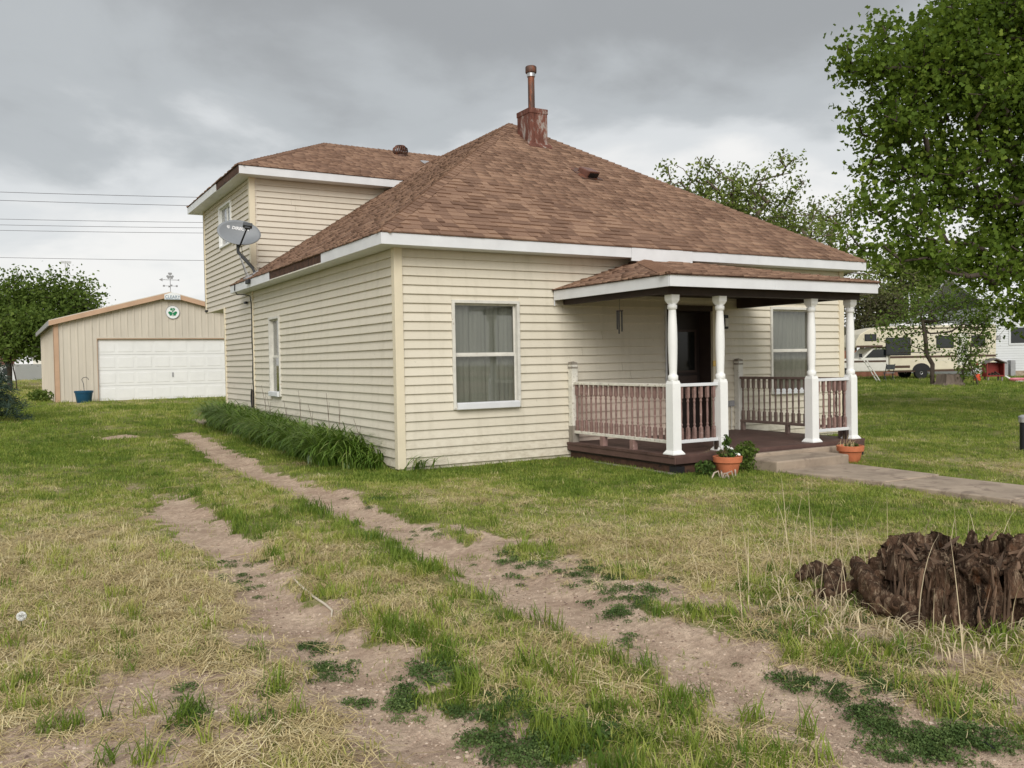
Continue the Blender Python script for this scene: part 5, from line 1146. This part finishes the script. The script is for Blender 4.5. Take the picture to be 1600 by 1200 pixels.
# ------------------------------------------------------------------ far left: house, tower, wires
fh = frame(-25, 577, 85, 'distant_house', 'far white walled house with brown roof behind the spruce', 'house')
MB().box(0, 0, 0, 3.0, 5, 1.6).obj('wall', 'nsiding', fh); MB().prism([(-.4, -.4, 1.6), (3.1, -.4, 1.6), (2.3, 2.5, 2.9), (.4, 2.5, 2.9)], (0, .02, .12)).obj('roof', M('brown_roof', (.16, .07, .05), .9, .2), fh)
wf = MB().box(1.8, -.05, .5, 2.5, -.001, 1.3).obj('window', 'nsiding', fh); MB().box(1.88, -.06, .58, 2.42, -.051, 1.22).obj('pane', 'rvglass', wf)
fb = frame(52, 576, 120, 'distant_building', 'pale low building far beyond the tree trunks', 'building')
MB().box(0, 0, 0, 9, 6, 2.6).obj('wall', 'rvwhite', fb); MB().prism([(-.3, -.3, 2.6), (9.3, -.3, 2.6), (9.3, 3, 3.6), (-.3, 3, 3.6)], (0, 0, .1)).obj('roof', 'greyroof', fb)
tw = at(103, 408, 150); tb_ = gz(tw.x, tw.y); t = thing('tower', 'thin pale mast with a crosshead far behind the trees', 'tower', (tw.x, tw.y, tb_))
mt['mastpale'] = M('pale_mast_paint', (.55, .56, .58), .6, .05)  # one even pale grey for the whole mast
m = MB(); h = tw.z-tb_
for a in (0, 1, 2): m.tube([(.35*math.cos(a*2.1), .35*math.sin(a*2.1), 0), (.22*math.cos(a*2.1), .22*math.sin(a*2.1), h)], .06, 5)
for k in range(int(h)): m.tube([(.3*math.cos(k*2.1), .3*math.sin(k*2.1), k), (.3*math.cos(k*2.1+2.1), .3*math.sin(k*2.1+2.1), k+1)], .03, 4)
m.obj('lattice', 'mastpale', t)
MB().box(-.8, -.2, h-.35, .8, .2, h).obj('crosshead', 'mastpale', t)
for i, (va, vb, lab) in enumerate([(296, 306.5, 'topmost overhead wire crossing behind the upper storey'), (309, 320, 'overhead wire just below the topmost one'), (338, 344.5, 'third overhead wire down, top of the close set of three'), (347, 352.5, 'middle wire of the close set of three overhead'), (355.5, 360.5, 'lowest wire of the close set of three overhead'), (398, 403.5, 'lowest overhead wire running alone above the garage roof')]):
    D0, D1 = 52, 50
    a, b = at(-350, va-(vb-va)*.9, D0), at(760, vb+(vb-va)*.75, D1); m_ = [a.lerp(b, k/16) for k in range(17)]
    for k, q in enumerate(m_): f = k/16; q.z -= 4*.20*f*(1-f)
    t = MB().tube(m_, .016 if i < 2 else .014, 4).obj('power_line', 'wire'); tag(t, lab, 'wire', 'overhead power lines')
for k, u in enumerate((-350, 760)):
    q = at(u, 300, 52 if k == 0 else 50); q0 = gz(q.x, q.y)
    if k == 0:
        t = thing('utility_pole', 'wooden utility pole carrying the overhead wires', 'utility pole', (q.x, q.y, q0)); MB().tube([(0, 0, -.2), (0, 0, q.z-q0+1.2)], [.16, .11], 10).obj('pole', 'oldwood', t, True); MB().box(-.05, -1.1, q.z-q0+.3, .05, 1.1, q.z-q0+.42).obj('crossarm', 'oldwood', t)


# ------------------------------------------------------------------ rotten stump in front
def stump():
    t = thing('tree_stump', 'large rotten brown tree stump with jagged rim among dry stalks', 'stump', (.34, -7.98, gz(.34, -7.98)-.03))
    m, nt, b = base('rotten_wood')
    p = pos(nt, (1, 1, .22), True); p2 = pos(nt, (1, 1, 1), True)
    n1 = noi(nt, p, 9, 7, .65, .4); n2 = noi(nt, p2, 5, 5, .6); n3 = noi(nt, p, 34, 5, .7)
    c = mix(nt, ramp(nt, n1, [(.35, 0), (.62, 1)]), (.026, .017, .012), (.20, .118, .075))
    c = mix(nt, ramp(nt, n3, [(.52, 0), (.68, 1)]), c, (.46, .34, .23))
    c = mix(nt, ramp(nt, n2, [(.60, 0), (.72, 1)]), c, (.17, .075, .035))
    c = mix(nt, ramp(nt, noi(nt, p2, 11, 6, .7), [(.60, 0), (.68, 1)]), c, (.018, .013, .011))
    nt.links.new(c, b.inputs['Base Color']); b.inputs['Roughness'].default_value = .95; b.inputs['Specular IOR Level'].default_value = .1
    bump(nt, b, mth(nt, 'ADD', n1, mth(nt, 'MULTIPLY', n3, .8)), 1, .09); mt['rot'] = m
    na, nz, nr_ = 260, 44, 34; A_ = np.arange(na)*2*np.pi/na
    ca, sa = np.cos(A_), np.sin(A_)
    rim = .36+.10*(fbm(ca*1.9+5, sa*1.9+5, 1.5, 4, 21)-.5)*2-.10*sst(.2, 1, -ca*.8+sa*.5)+.03*(fbm(A_*9, A_*0+3, 1.2, 3, 22)-.5)*2
    lobe = 1+.20*(fbm(ca*2+9, sa*2+9, 1.2, 3, 23)-.5)*2+.09*np.cos(3*A_+.6)
    V = []
    for i in range(nz):
        f = i/(nz-1); z = -.08+(rim+.08)*f
        wob = A_+.5*(fbm(ca*2+3, z*3+0*A_, 1, 3, 28)-.5)
        hol = sst(.55, .70, fbm(wob*2.6, z*3.2, 1.2, 3, 29))
        rr = (.52-.07*f+.17*(1-f)**2.5)*lobe+.09*(fbm(wob*5, z*1.6, 1.3, 4, 24)-.5)*2+.075*(fbm(wob*13, z*2.2, 1.1, 4, 25)-.5)*2+.03*(fbm(wob*34, z*7, 1.1, 3, 33)-.5)*2-.17*hol
        V.append(np.stack([rr*ca, rr*sa, z+0*A_], 1))
    top = V[-1]
    for k in range(1, nr_+1):
        f = 1-k/nr_; x, y = top[:, 0]*f, top[:, 1]*f
        z = .37*(.78+.26*(1-f))+.13*(fbm(x*4+40, y*4+40, 1, 5, 26)-.5)*2+.07*(fbm(x*15+40, y*15+40, 1, 4, 27)-.5)*2
        w_ = sst(0, .22, 1-f); V.append(np.stack([x, y, top[:, 2]*(1-w_)+z*w_], 1))
    V = np.concatenate(V); n_ = nz+nr_; i = np.arange(n_-1)[:, None]*na; k = np.arange(na)[None]
    F = np.stack([i+k, i+(k+1) % na, i+na+(k+1) % na, i+na+k], 2).reshape(-1, 4)
    wo = link('wood', np_mesh('wood', V, F, None, True), 'rot', t); tx = bpy.data.textures.new('rot', 'CLOUDS'); tx.noise_scale = .05; tx.noise_depth = 5; dp = wo.modifiers.new('rot', 'DISPLACE'); dp.texture = tx; dp.strength = .055; dp.mid_level = .5
    wood_v = V[:nz*na]; wood_a = np.arctan2(wood_v[:, 1], wood_v[:, 0])
    r = random.Random(4)
    def chunk(name, c, L_, w_, h, rz, tilt, par, mat='rot'):
        mm = MB(); n = 7; pts = []
        ring = []
        for q in range(n):
            f = q/(n-1); s_ = (.55+.45*math.sin(f*math.pi))*(1+.25*r.uniform(-1, 1)); x = (f-.5)*L_
            ring += [(x, -w_*s_*.5+r.uniform(-.02, .02), r.uniform(-.01, .01)), (x, w_*s_*.5+r.uniform(-.02, .02), r.uniform(-.01, .01)), (x+r.uniform(-.02, .02), w_*s_*.3, h*s_*(1+.3*r.uniform(-1, 1))), (x+r.uniform(-.02, .02), -w_*s_*.3, h*s_*(1+.3*r.uniform(-1, 1)))]
        fs = [(0, 3, 2, 1), tuple((n-1)*4+k for k in range(4))]
        for q in range(n-1):
            for k in range(4): fs.append((q*4+k, q*4+(k+1) % 4, q*4+4+(k+1) % 4, q*4+4+k))
        o = mm.add(ring, fs).obj(name, mat, par, True); o.location = c
        ss = o.modifiers.new('subdiv', 'SUBSURF'); ss.levels = ss.render_levels = 3
        if 'crumble' not in bpy.data.textures: tx = bpy.data.textures.new('crumble', 'CLOUDS'); tx.noise_scale = .07; tx.noise_depth = 4
        dp = o.modifiers.new('crumble', 'DISPLACE'); dp.texture = bpy.data.textures['crumble']; dp.strength = .07; dp.mid_level = .5; dp.texture_coords = 'GLOBAL'; o.rotation_euler = (tilt[0], tilt[1], rz); return o
    for c, L_, w_, h, rz, tl in [((-.46, .34, .12), .46, .18, .18, .9, (.1, -.25)), ((-.40, .62, .08), .44, .18, .17, .6, (0, -.1)), ((-.60, .12, .02), .40, .15, .20, 1.4, (.4, .3)), ((-.28, .88, .06), .36, .15, .15, .3, (0, .1)), ((-.66, -.10, .0), .34, .12, .16, 1.2, (.2, -.3)), ((.1, -.56, .0), .5, .12, .14, .1, (.1, 0)), ((-.52, .50, .05), .5, .08, .10, 2.2, (.2, .45))]:
        chunk('root_chunk', c, L_*1.45, w_*.9, h*.8, rz, tl, t)
    sm = M('weathered_splinter', (.15, .095, .062), .95, .5, 14, .6, 30, (.40, .30, .21), .60, rnd=.6, stretch=(1, 1, .2), obj=True, pscale=9); mt['sliver'] = sm
    svs = []
    for q in range(6):
        w_ = r.uniform(.003, .009); h = r.uniform(.12, .30); j = lambda: r.uniform(-.5, .5)*w_
        svs.append(MB().add([(-w_, -.006, 0), (w_, -.006, 0), (w_, .006, 0), (-w_, .006, 0), (-w_+j(), -.009, h*.5), (w_+j(), -.008, h*.5), (w_+j(), .007, h*.5), (-w_+j(), .006, h*.5), (j(), -.003, h), (w_*.5+j(), -.003, h*.92), (w_*.4+j(), .003, h*.9), (j(), .003, h*.97)],
                            [(0, 1, 5, 4), (1, 2, 6, 5), (2, 3, 7, 6), (3, 0, 4, 7), (4, 5, 9, 8), (5, 6, 10, 9), (6, 7, 11, 10), (7, 4, 8, 11), (8, 9, 10, 11)]).mesh('splinter'))
    for k in range(80):
        a = r.uniform(0, 6.28) if k % 3 else r.uniform(2.6, 5.6); f = r.random(); V_ = wood_v[(np.abs(wood_a-((a+math.pi) % (2*math.pi)-math.pi)) < .05) & (np.abs(wood_v[:, 2]-(.10+f*.22)) < .06)]; q = (float(np.hypot(V_[:, 0], V_[:, 1]).max()) if len(V_) else .5)+.002; o = link('splinter', svs[k % 6], 'sliver', t)
        o.location = (q*math.cos(a), q*math.sin(a), -.03+f*.24); o.rotation_euler = (r.uniform(-.12, .12), r.uniform(-.22, .22), a+math.pi/2+r.uniform(-.4, .4)); o.scale = (1, 1, r.uniform(.5, 1.0))
    for k in range(26):
        a = r.uniform(0, 6.28); q = .42*math.sqrt(r.random()); o = link('splinter', svs[k % 6], 'sliver', t)
        o.location = (q*math.cos(a), q*math.sin(a), .33+.06*(1-q/.42)); o.rotation_euler = (1.2+r.uniform(-.3, .35), r.uniform(-.3, .3), r.uniform(0, 6.28)); o.scale = (1.5, 1.2, r.uniform(.4, .8))
    for k in range(26):
        a = r.uniform(0, 6.28); q = .40+.05*r.random(); h = r.uniform(.06, .16); w_ = r.uniform(.03, .08); x, y = q*math.cos(a), q*math.sin(a)
        o = MB().hexa([(-w_, -.02, -.10), (w_, -.02, -.10), (w_, .02, -.10), (-w_, .02, -.10)], [(-w_*.5, -.012, h*.4), (w_*.3, -.010, h*.55), (w_*.3, .010, h*.5), (-w_*.5, .012, h*.45)]).obj('splinter', 'rot', t)
        o.location = (x, y, .36-.06*(math.cos(a) < -.3)); o.rotation_euler = (r.uniform(-.3, .3), r.uniform(-.3, .3), a+math.pi/2)
stump()
pts = [gp(*q) for q in [(459, 906), (470, 918), (490, 935), (508, 947), (519, 957), (518, 966)]]
o = MB().tube([q+Vector((0, 0, .012)) for q in pts], [.006, .008, .008, .008, .007, .005], 6).obj('stick', M('bleached_stick', (.62, .55, .44), .8, .1), None, True); tag(o, 'pale curved stick lying in the worn wheel track', 'stick')
for i, (a, b, lab, mat) in enumerate([((1213, 1046), (1265, 985), 'long dry stem lying beside the track near the stump', 'straw'), ((1215, 1048), (1350, 1020), 'straight pale stem pointing from the track to the stump', 'straw'), ((360, 872), (411, 869), 'thin pale twig lying across the worn track', 'straw'), ((248, 766), (280, 763), 'short pale twig lying across the far end of the track', 'straw'), ((1528, 1170), (1556, 1182), 'short black twig on bare soil near the clover patch', 'black'), ((870, 1128), (905, 1134), 'short dark twig in the dry middle strip', 'black')]):
    a, b = gp(*a), gp(*b); c = (a+b)/2+Vector((.02, .02, .01)); tag(MB().tube([a+Vector((0, 0, .015)), c+Vector((0, 0, .015)), b+Vector((0, 0, .02))], [.005, .005, .003], 5).obj('twig', mat, None, True), lab, 'twig')

# ------------------------------------------------------------------ grass, straw, weeds: uncountable ground cover
def gmat(name, stops, rough=.6, transl=.2):
    return attr_mat(name, stops, 'tint', True, rough, transl, .22)
GREEN = [(0, (.085, .155, .020)), (.3, (.20, .275, .042)), (.55, (.335, .395, .075)), (.78, (.50, .47, .15)), (1, (.74, .635, .38))]
mt['grass'] = gmat('grass_blade', GREEN, .5, .34); mt['drystraw'] = gmat('straw_litter', [(0, (.32, .235, .11)), (.5, (.58, .465, .235)), (1, (.76, .65, .40))], .8, .1)
mt['clover'] = gmat('weed_leaf', [(0, (.045, .080, .022)), (.5, (.085, .140, .038)), (1, (.16, .22, .07))], .6, .15)
def proto_blades(n, rad, h0, h1, wd, dr, seed, segs=3, mat='grass'):
    r = np.random.default_rng(seed); roots = r.normal(size=(n, 3))*[rad*.5, rad*.5, 0]; roots[:, 2] = -.012
    V, F, _ = blades(roots, rand_dirs(n, r), h0+(h1-h0)*r.random(n), np.full(n, wd)*(.7+.6*r.random(n)), dr*(.3+1.0*r.random(n)), segs, r); return np_mesh('clump', V, F, None, True), mat
def proto_straw(n, rad, L0, L1, seed):
    r = np.random.default_rng(seed); V = []
    for k in range(n):
        a = r.random()*2*np.pi; L_ = L0+(L1-L0)*r.random(); c = r.normal(size=2)*rad*.5; d = np.array([math.cos(a), math.sin(a)]); s = np.array([-d[1], d[0]])*.0016
        bend = r.normal()*.25*L_; z0 = .004+.012*r.random(); z1 = z0+.02*r.random()*(r.random() < .6)+.004
        q = [c-d*L_/2, c+s/np.linalg.norm(s)*bend*.3, c+d*L_/2]
        zz = [z0, z1, z0*.6]
        for i in (0, 1): V += [(*(q[i]-s), zz[i]), (*(q[i]+s), zz[i]), (*(q[i+1]+s), zz[i+1]), (*(q[i+1]-s), zz[i+1])]
    V = np.array(V); return np_mesh('litter', V, np.arange(len(V)).reshape(-1, 4)), 'drystraw'
def proto_weed(n, rad, size, seed):
    r = np.random.default_rng(seed); c = r.normal(size=(n, 3))*[rad*.45, rad*.45, 0]; c[:, 2] = .008+.03*r.random(n)*np.exp(-(np.hypot(c[:, 0], c[:, 1])/rad)**2*2)
    V, F, T = leaves(c, .006, 3, size, r, up=1.0); return np_mesh('weed', V, F), 'clover'
def coll(protos, name):
    c = bpy.data.collections.new(name)
    for i, (me, mat) in enumerate(protos):
        me.materials.append(mt[mat]); o = bpy.data.objects.new('%s_%02d' % (name, i), me); c.objects.link(o)
    return c
def scatter(name, label, cat, P_, rot, scl, idx, tint, c):
    me = bpy.data.meshes.new(name); me.vertices.add(len(P_)); me.vertices.foreach_set('co', P_.astype(np.float32).ravel())
    for nm, ty, arr in (('rot', 'FLOAT_VECTOR', rot), ('scl', 'FLOAT', scl), ('pick', 'INT', idx), ('tint', 'FLOAT', tint)):
        a = me.attributes.new(nm, ty, 'POINT'); a.data.foreach_set('vector' if ty == 'FLOAT_VECTOR' else 'value', arr.astype(np.int32 if ty == 'INT' else np.float32).ravel())
    o = bpy.data.objects.new(name, me); COL.objects.link(o); tag(o, label, cat, kind='stuff')
    g = bpy.data.node_groups.new(name, 'GeometryNodeTree'); g.interface.new_socket('Geometry', in_out='INPUT', socket_type='NodeSocketGeometry'); g.interface.new_socket('Geometry', in_out='OUTPUT', socket_type='NodeSocketGeometry')
    N = g.nodes; L = g.links; gi = N.new('NodeGroupInput'); go = N.new('NodeGroupOutput'); ip = N.new('GeometryNodeInstanceOnPoints'); ci = N.new('GeometryNodeCollectionInfo')
    ci.inputs[0].default_value = c; ci.inputs[1].default_value = True; ci.inputs[2].default_value = True
    def na(nm, ty): n = N.new('GeometryNodeInputNamedAttribute'); n.data_type = ty; n.inputs[0].default_value = nm; return n.outputs[0]
    L.new(gi.outputs[0], ip.inputs['Points']); L.new(ci.outputs[0], ip.inputs['Instance']); ip.inputs['Pick Instance'].default_value = True
    L.new(na('pick', 'INT'), ip.inputs['Instance Index']); L.new(na('rot', 'FLOAT_VECTOR'), ip.inputs['Rotation']); L.new(na('scl', 'FLOAT'), ip.inputs['Scale'])
    L.new(ip.outputs[0], go.inputs[0]); md = o.modifiers.new('scatter', 'NODES'); md.node_group = g
    return o
def field(rg, rings):
    """random ground points in the view wedge (with margin), density falling with distance; returns x,y,distance"""
    X, Y, D = [], [], []
    for d0, d1, dens in rings:
        hw = 62 if d1 <= 12 else 44; a0, a1 = R_(30.34-hw), R_(30.34+hw); n = int(dens*(d1*d1-d0*d0)*(a1-a0)/2)
        a = a0+(a1-a0)*rg.random(n); d = np.sqrt(d0*d0+(d1*d1-d0*d0)*rg.random(n)); X.append(CAM[0]+d*np.sin(a)); Y.append(CAM[1]+d*np.cos(a)); D.append(d)
    X, Y, D = map(np.concatenate, (X, Y, D))
    ok = ~((X > -.02) & (X < 9.2) & (Y > -.03) & (Y < 10.5)) & ~((X > 2.78) & (X < 6.55) & (Y > -2.55) & (Y < 0)) & ~((X > 3.94) & (X < 5.36) & (Y < -2.5) & (Y > -3.17)) & ~((X > 4.16) & (X < 5.16) & (Y <= -3.17) & (Y > -12)) & ~((X > GX0-.05) & (X < GX1) & (Y > GY-.1) & (Y < GY+11)) & ~((X > DX0) & (X < DX1) & (Y > GY-.7) & (Y < GY)) & ~(np.hypot(X-.34, Y+7.98) < .48)
    return X[ok], Y[ok], D[ok]
rg = np.random.default_rng(77)
# lawn blades
X, Y, D = field(rg, [(2.2, 5, 520), (5, 8, 430), (8, 12, 300), (12, 18, 150), (18, 30, 55), (30, 60, 14), (60, 110, 3)])
d, dry = masks(X, Y); n1 = fbm(X, Y, 3.1, 3, 31); n2 = fbm(X, Y, .8, 3, 32)
cover = (1-np.clip(d*1.35, 0, 1))*np.clip(1.12-.85*dry+(n1-.5)*1.6, .08, 1)
r1, r2 = rut_w(X, Y)
k = rg.random(len(X)) < cover
X, Y, D, dry, n1, n2, d = X[k], Y[k], D[k], dry[k], n1[k], n2[k], d[k]
mid = sst(-3.0, -2.85, X)*sst(-1.75, -1.95, X)*sst(1, -3, Y); edge = mid*sst(.62, .30, np.minimum(np.abs(X+1.6), np.abs(X+3.16)))
verge = sst(-3.3, -3.6, X)*sst(0, -4, Y); rough = sst(1.5, .8, np.hypot(X-.0, Y+7.9))
tall = np.clip(.22*mid+.45*edge+.10*verge*(n2 > .5)+.4*rough+.3*sst(-1.6, -1.3, X)*sst(-.6, -1.0, X)*sst(-3, -6, Y), 0, .9)*np.clip(n1*2-.35, 0, 1)
ist = rg.random(len(X)) < tall
idx = np.where(ist, rg.integers(6, 10, len(X)), rg.integers(0, 6, len(X)))
far = np.clip(D/14, .9, 4.5)**.8
scl = (.75+.5*rg.random(len(X)))*np.where(D > 13, far, 1)*np.where(ist, .8+.35*rg.random(len(X)), 1)*np.where((Y > -1) & (X < 2), 1.15, 1)
tint = np.clip(.24+.64*dry+(n1-.5)*.35+rg.normal(0, .20, len(X))-.20*ist-.10*edge, 0, 1)
Z = height(X, Y)
rot = np.stack([rg.normal(0, .12, len(X)), rg.normal(0, .12, len(X)), rg.random(len(X))*6.283], 1)
cl = coll([proto_blades(22, .08, .025, .066, .0045, .6, 100+i) for i in range(6)]+[proto_blades(16, .05, .07, .145, .006, .45, 110+i, 4) for i in range(4)], 'grass_clump')
scatter('lawn_grass', 'green and yellowing lawn grass blades covering the yard', 'grass', np.stack([X, Y, Z], 1), rot, scl, idx, tint, cl)
# straw litter
X, Y, D = field(rg, [(2.2, 5, 560), (5, 8, 330), (8, 14, 100)])
d, dry = masks(X, Y); n1 = fbm(X, Y, 2.5, 3, 41)
pr_c = np.clip((dry-.25)*1.5, 0, 1)*(1-.93*d)+.10*sst(1.6, .8, np.hypot(X-.1, Y+8.1))+.22*sst(-3.3, -3.8, X)*sst(-5, -7, Y)*np.clip(n1*2-.85, 0, 1)
r1, r2 = rut_w(X, Y); pr_c = pr_c*np.where((r1 < .2) | ((r2 < .16) & (Y < 0)), .12, 1)
k = rg.random(len(X)) < pr_c; X, Y, D, n1 = X[k], Y[k], D[k], n1[k]
scatter('straw_litter', 'pale dead straw lying flat over the dry verge and track edges', 'straw', np.stack([X, Y, height(X, Y)], 1), np.stack([rg.normal(0, .08, len(X)), rg.normal(0, .08, len(X)), rg.random(len(X))*6.283], 1),
        .7+.6*rg.random(len(X)), rg.integers(0, 4, len(X)), np.clip(rg.normal(.5, .2, len(X)), 0, 1), coll([proto_straw(15, .10, .06, .20, 130+i) for i in range(4)], 'straw_clump'))
# dark low weeds: patches along the tracks plus scattered ones
P_ = []
for u, v, ru, rv, n in [(1470, 1160, 75, 26, 150), (1385, 1125, 25, 14, 24), (1250, 1068, 20, 9, 22), (1302, 1090, 15, 8, 14), (1358, 1115, 22, 12, 26), (1230, 950, 70, 38, 90), (1390, 1065, 50, 28, 70), (985, 940, 45, 24, 60), (930, 900, 40, 18, 50), (830, 885, 60, 22, 60), (780, 1100, 60, 30, 90), (845, 1175, 32, 22, 70), (680, 1055, 35, 26, 60), (630, 1105, 20, 16, 24), (500, 1050, 30, 18, 34), (495, 1015, 20, 10, 16), (925, 1145, 45, 24, 60), (770, 1165, 40, 18, 36), (380, 900, 35, 22, 40), (560, 1102, 16, 6, 10), (975, 1003, 14, 7, 8), (640, 830, 40, 14, 16), (300, 1115, 24, 30, 20), (560, 690+95, 30, 14, 12)]:
    for _ in range(int(n*.55)):
        q = gp(u+rg.normal()*ru*.7, v+rg.normal()*rv*.7); P_.append(q)
P_ = np.array([tuple(q) for q in P_]); n = len(P_)
scatter('low_weeds', 'dark green mat-forming weeds in patches along the wheel tracks', 'weeds', P_, np.stack([np.zeros(n), np.zeros(n), rg.random(n)*6.283], 1), .45+.6*rg.random(n)**1.5, rg.integers(0, 3, n), np.clip(rg.normal(.5, .25, n), 0, 1), coll([proto_weed(60, .085, .014, 140+i) for i in range(3)], 'weed_clump'))
# grit: loose pebbles and sparse sprouts on the bare soil
def proto_stone(seed, s):
    r = np.random.default_rng(seed); bm = bmesh.new(); bmesh.ops.create_icosphere(bm, subdivisions=1, radius=1)
    for v in bm.verts: v.co = Vector(v.co)*(1+.25*float(r.normal()))*s; v.co.z *= .6
    me = bpy.data.meshes.new('pebble'); bm.to_mesh(me); bm.free(); return me, 'pebble'
mt['pebble'] = gmat('pebbles', [(0, (.14, .10, .08)), (.35, (.36, .26, .195)), (.7, (.55, .43, .33)), (1, (.62, .51, .41))], .85, 0)
X, Y, D = field(rg, [(2.2, 4.5, 2600), (4.5, 7, 1300), (7, 11, 320)]); d, dry = masks(X, Y); k = rg.random(len(X)) < d*.85+.02; X, Y = X[k], Y[k]; n = len(X)
scatter('gravel', 'fine gravel and grit loose on the bare wheel tracks', 'gravel', np.stack([X, Y, height(X, Y)], 1), rg.random((n, 3))*6.28*[.05, .05, 1], .35+.9*rg.random(n)**3.5, rg.integers(0, 3, n), np.clip(rg.normal(.5, .25, n), 0, 1), coll([proto_stone(160+i, .0085) for i in range(3)], 'pebble_clump'))
X, Y, D = field(rg, [(2.2, 5, 60), (5, 9, 40)]); d, dry = masks(X, Y); k = (rg.random(len(X)) < .8) & (d > .5); X, Y = X[k], Y[k]; n = len(X)
scatter('sprouts', 'small grass sprouts and dead stems in the worn soil', 'grass', np.stack([X, Y, height(X, Y)], 1), np.stack([rg.normal(0, .3, n), rg.normal(0, .3, n), rg.random(n)*6.283], 1), .35+.6*rg.random(n), rg.integers(0, 3, n), np.clip(rg.normal(.55, .3, n), 0, 1), coll([proto_blades(9, .07, .03, .08, .004, .9, 170+i) for i in range(3)], 'sprout_clump'))
# separate tufts on the bare verge
P_ = []
for u, v in [(200, 965), (195, 995), (30, 1010), (40, 1070), (22, 1110), (65, 1140), (110, 1140), (150, 1070), (200, 1045), (178, 1120), (245, 1110), (300, 1135), (310, 1120), (385, 1030), (390, 1130), (435, 1085), (450, 1130), (300, 1025), (215, 1030), (90, 1150), (340, 1160), (440, 1165), (185, 1190), (240, 1190), (90, 885), (185, 870), (90, 805), (1010, 1050), (1100, 1090), (1050, 1120), (1180, 1130), (1250, 1150), (950, 1110), (1000, 1160), (1560, 1080), (1500, 1090), (1330, 1040), (1310, 1000), (1450, 1030), (1550, 1010), (1590, 1040), (1250, 1000), (1180, 940)]:
    for _ in range(rg.integers(1, 4)): P_.append(gp(u+rg.normal()*11, v+rg.normal()*7))
P_ = np.array([tuple(q) for q in P_]); n = len(P_)
scatter('grass_tufts', 'separate tall green grass tufts on bare verge soil', 'grass', P_, np.stack([rg.normal(0, .1, n), rg.normal(0, .1, n), rg.random(n)*6.283], 1), .55+.6*rg.random(n), rg.integers(0, 5, n), np.clip(rg.normal(.26, .17, n), 0, 1), coll([proto_blades(14+6*i, .045+.015*i, .06, .18, .0055, .5+.15*i, 150+i, 4) for i in range(5)], 'tuft_clump'))
# tall dry stalks round the stump
n = 80; a = rg.random(n)*6.283; q = .55+rg.random(n)**.8*.75; roots = np.stack([.18+q*np.cos(a), -7.9+q*np.sin(a), 0*a], 1); ex = rg.random((34, 2))*[1.9, 2.2]+[-.9, -8.2]
roots = np.concatenate([roots, np.stack([ex[:, 0], ex[:, 1], 0*ex[:, 0]], 1)]); n = len(roots); roots[:, 2] = height(roots[:, 0], roots[:, 1])
o = plant_obj('dry_stalks', [blades(roots, rand_dirs(n, rg), .25+.45*rg.random(n), np.full(n, .0042), .05+.55*rg.random(n)**2, 6, rg)], M('dry_stalk', (.52, .43, .28), .8, .2, 9)); tag(o, 'tall thin straw coloured stalks standing round the rotten stump', 'stalks', kind='stuff')
n = 700; a = rg.random(n)*6.283; q = .50+rg.random(n)*.6; roots = np.stack([.10+q*np.cos(a), -7.95+q*np.sin(a), 0*a], 1); roots[:, 2] = height(roots[:, 0], roots[:, 1])
o = plant_obj('curled_straw', [blades(roots, rand_dirs(n, rg), .12+.16*rg.random(n), np.full(n, .007), 1.0+.7*rg.random(n), 6, rg)], M('bleached_grass', (.50, .41, .26), .8, .2, 9)); tag(o, 'bleached curling dead grass tufts at the foot of the stump', 'straw', kind='stuff')
# dandelion clock
q = gp(33, 985); t = thing('dandelion', 'white dandelion seed head on the dry verge', 'dandelion', tuple(q))
MB().tube([(0, 0, -.01), (.004, 0, .075)], .0025, 5).obj('stem', 'leaf_dark', t)
dd = rg.normal(size=(260, 3)); dd /= np.linalg.norm(dd, axis=1)[:, None]; c = np.array([.004, 0, .085]); sd = np.cross(dd, rg.normal(size=(260, 3))); sd /= np.linalg.norm(sd, axis=1)[:, None]
V = np.stack([c+dd*.004-sd*.0006, c+dd*.004+sd*.0006, c+dd*.028+sd*.004, c+dd*.028-sd*.004], 1).reshape(-1, 3); link('seed_head', np_mesh('seed_head', V, np.arange(len(V)).reshape(-1, 4)), 'petal', t)
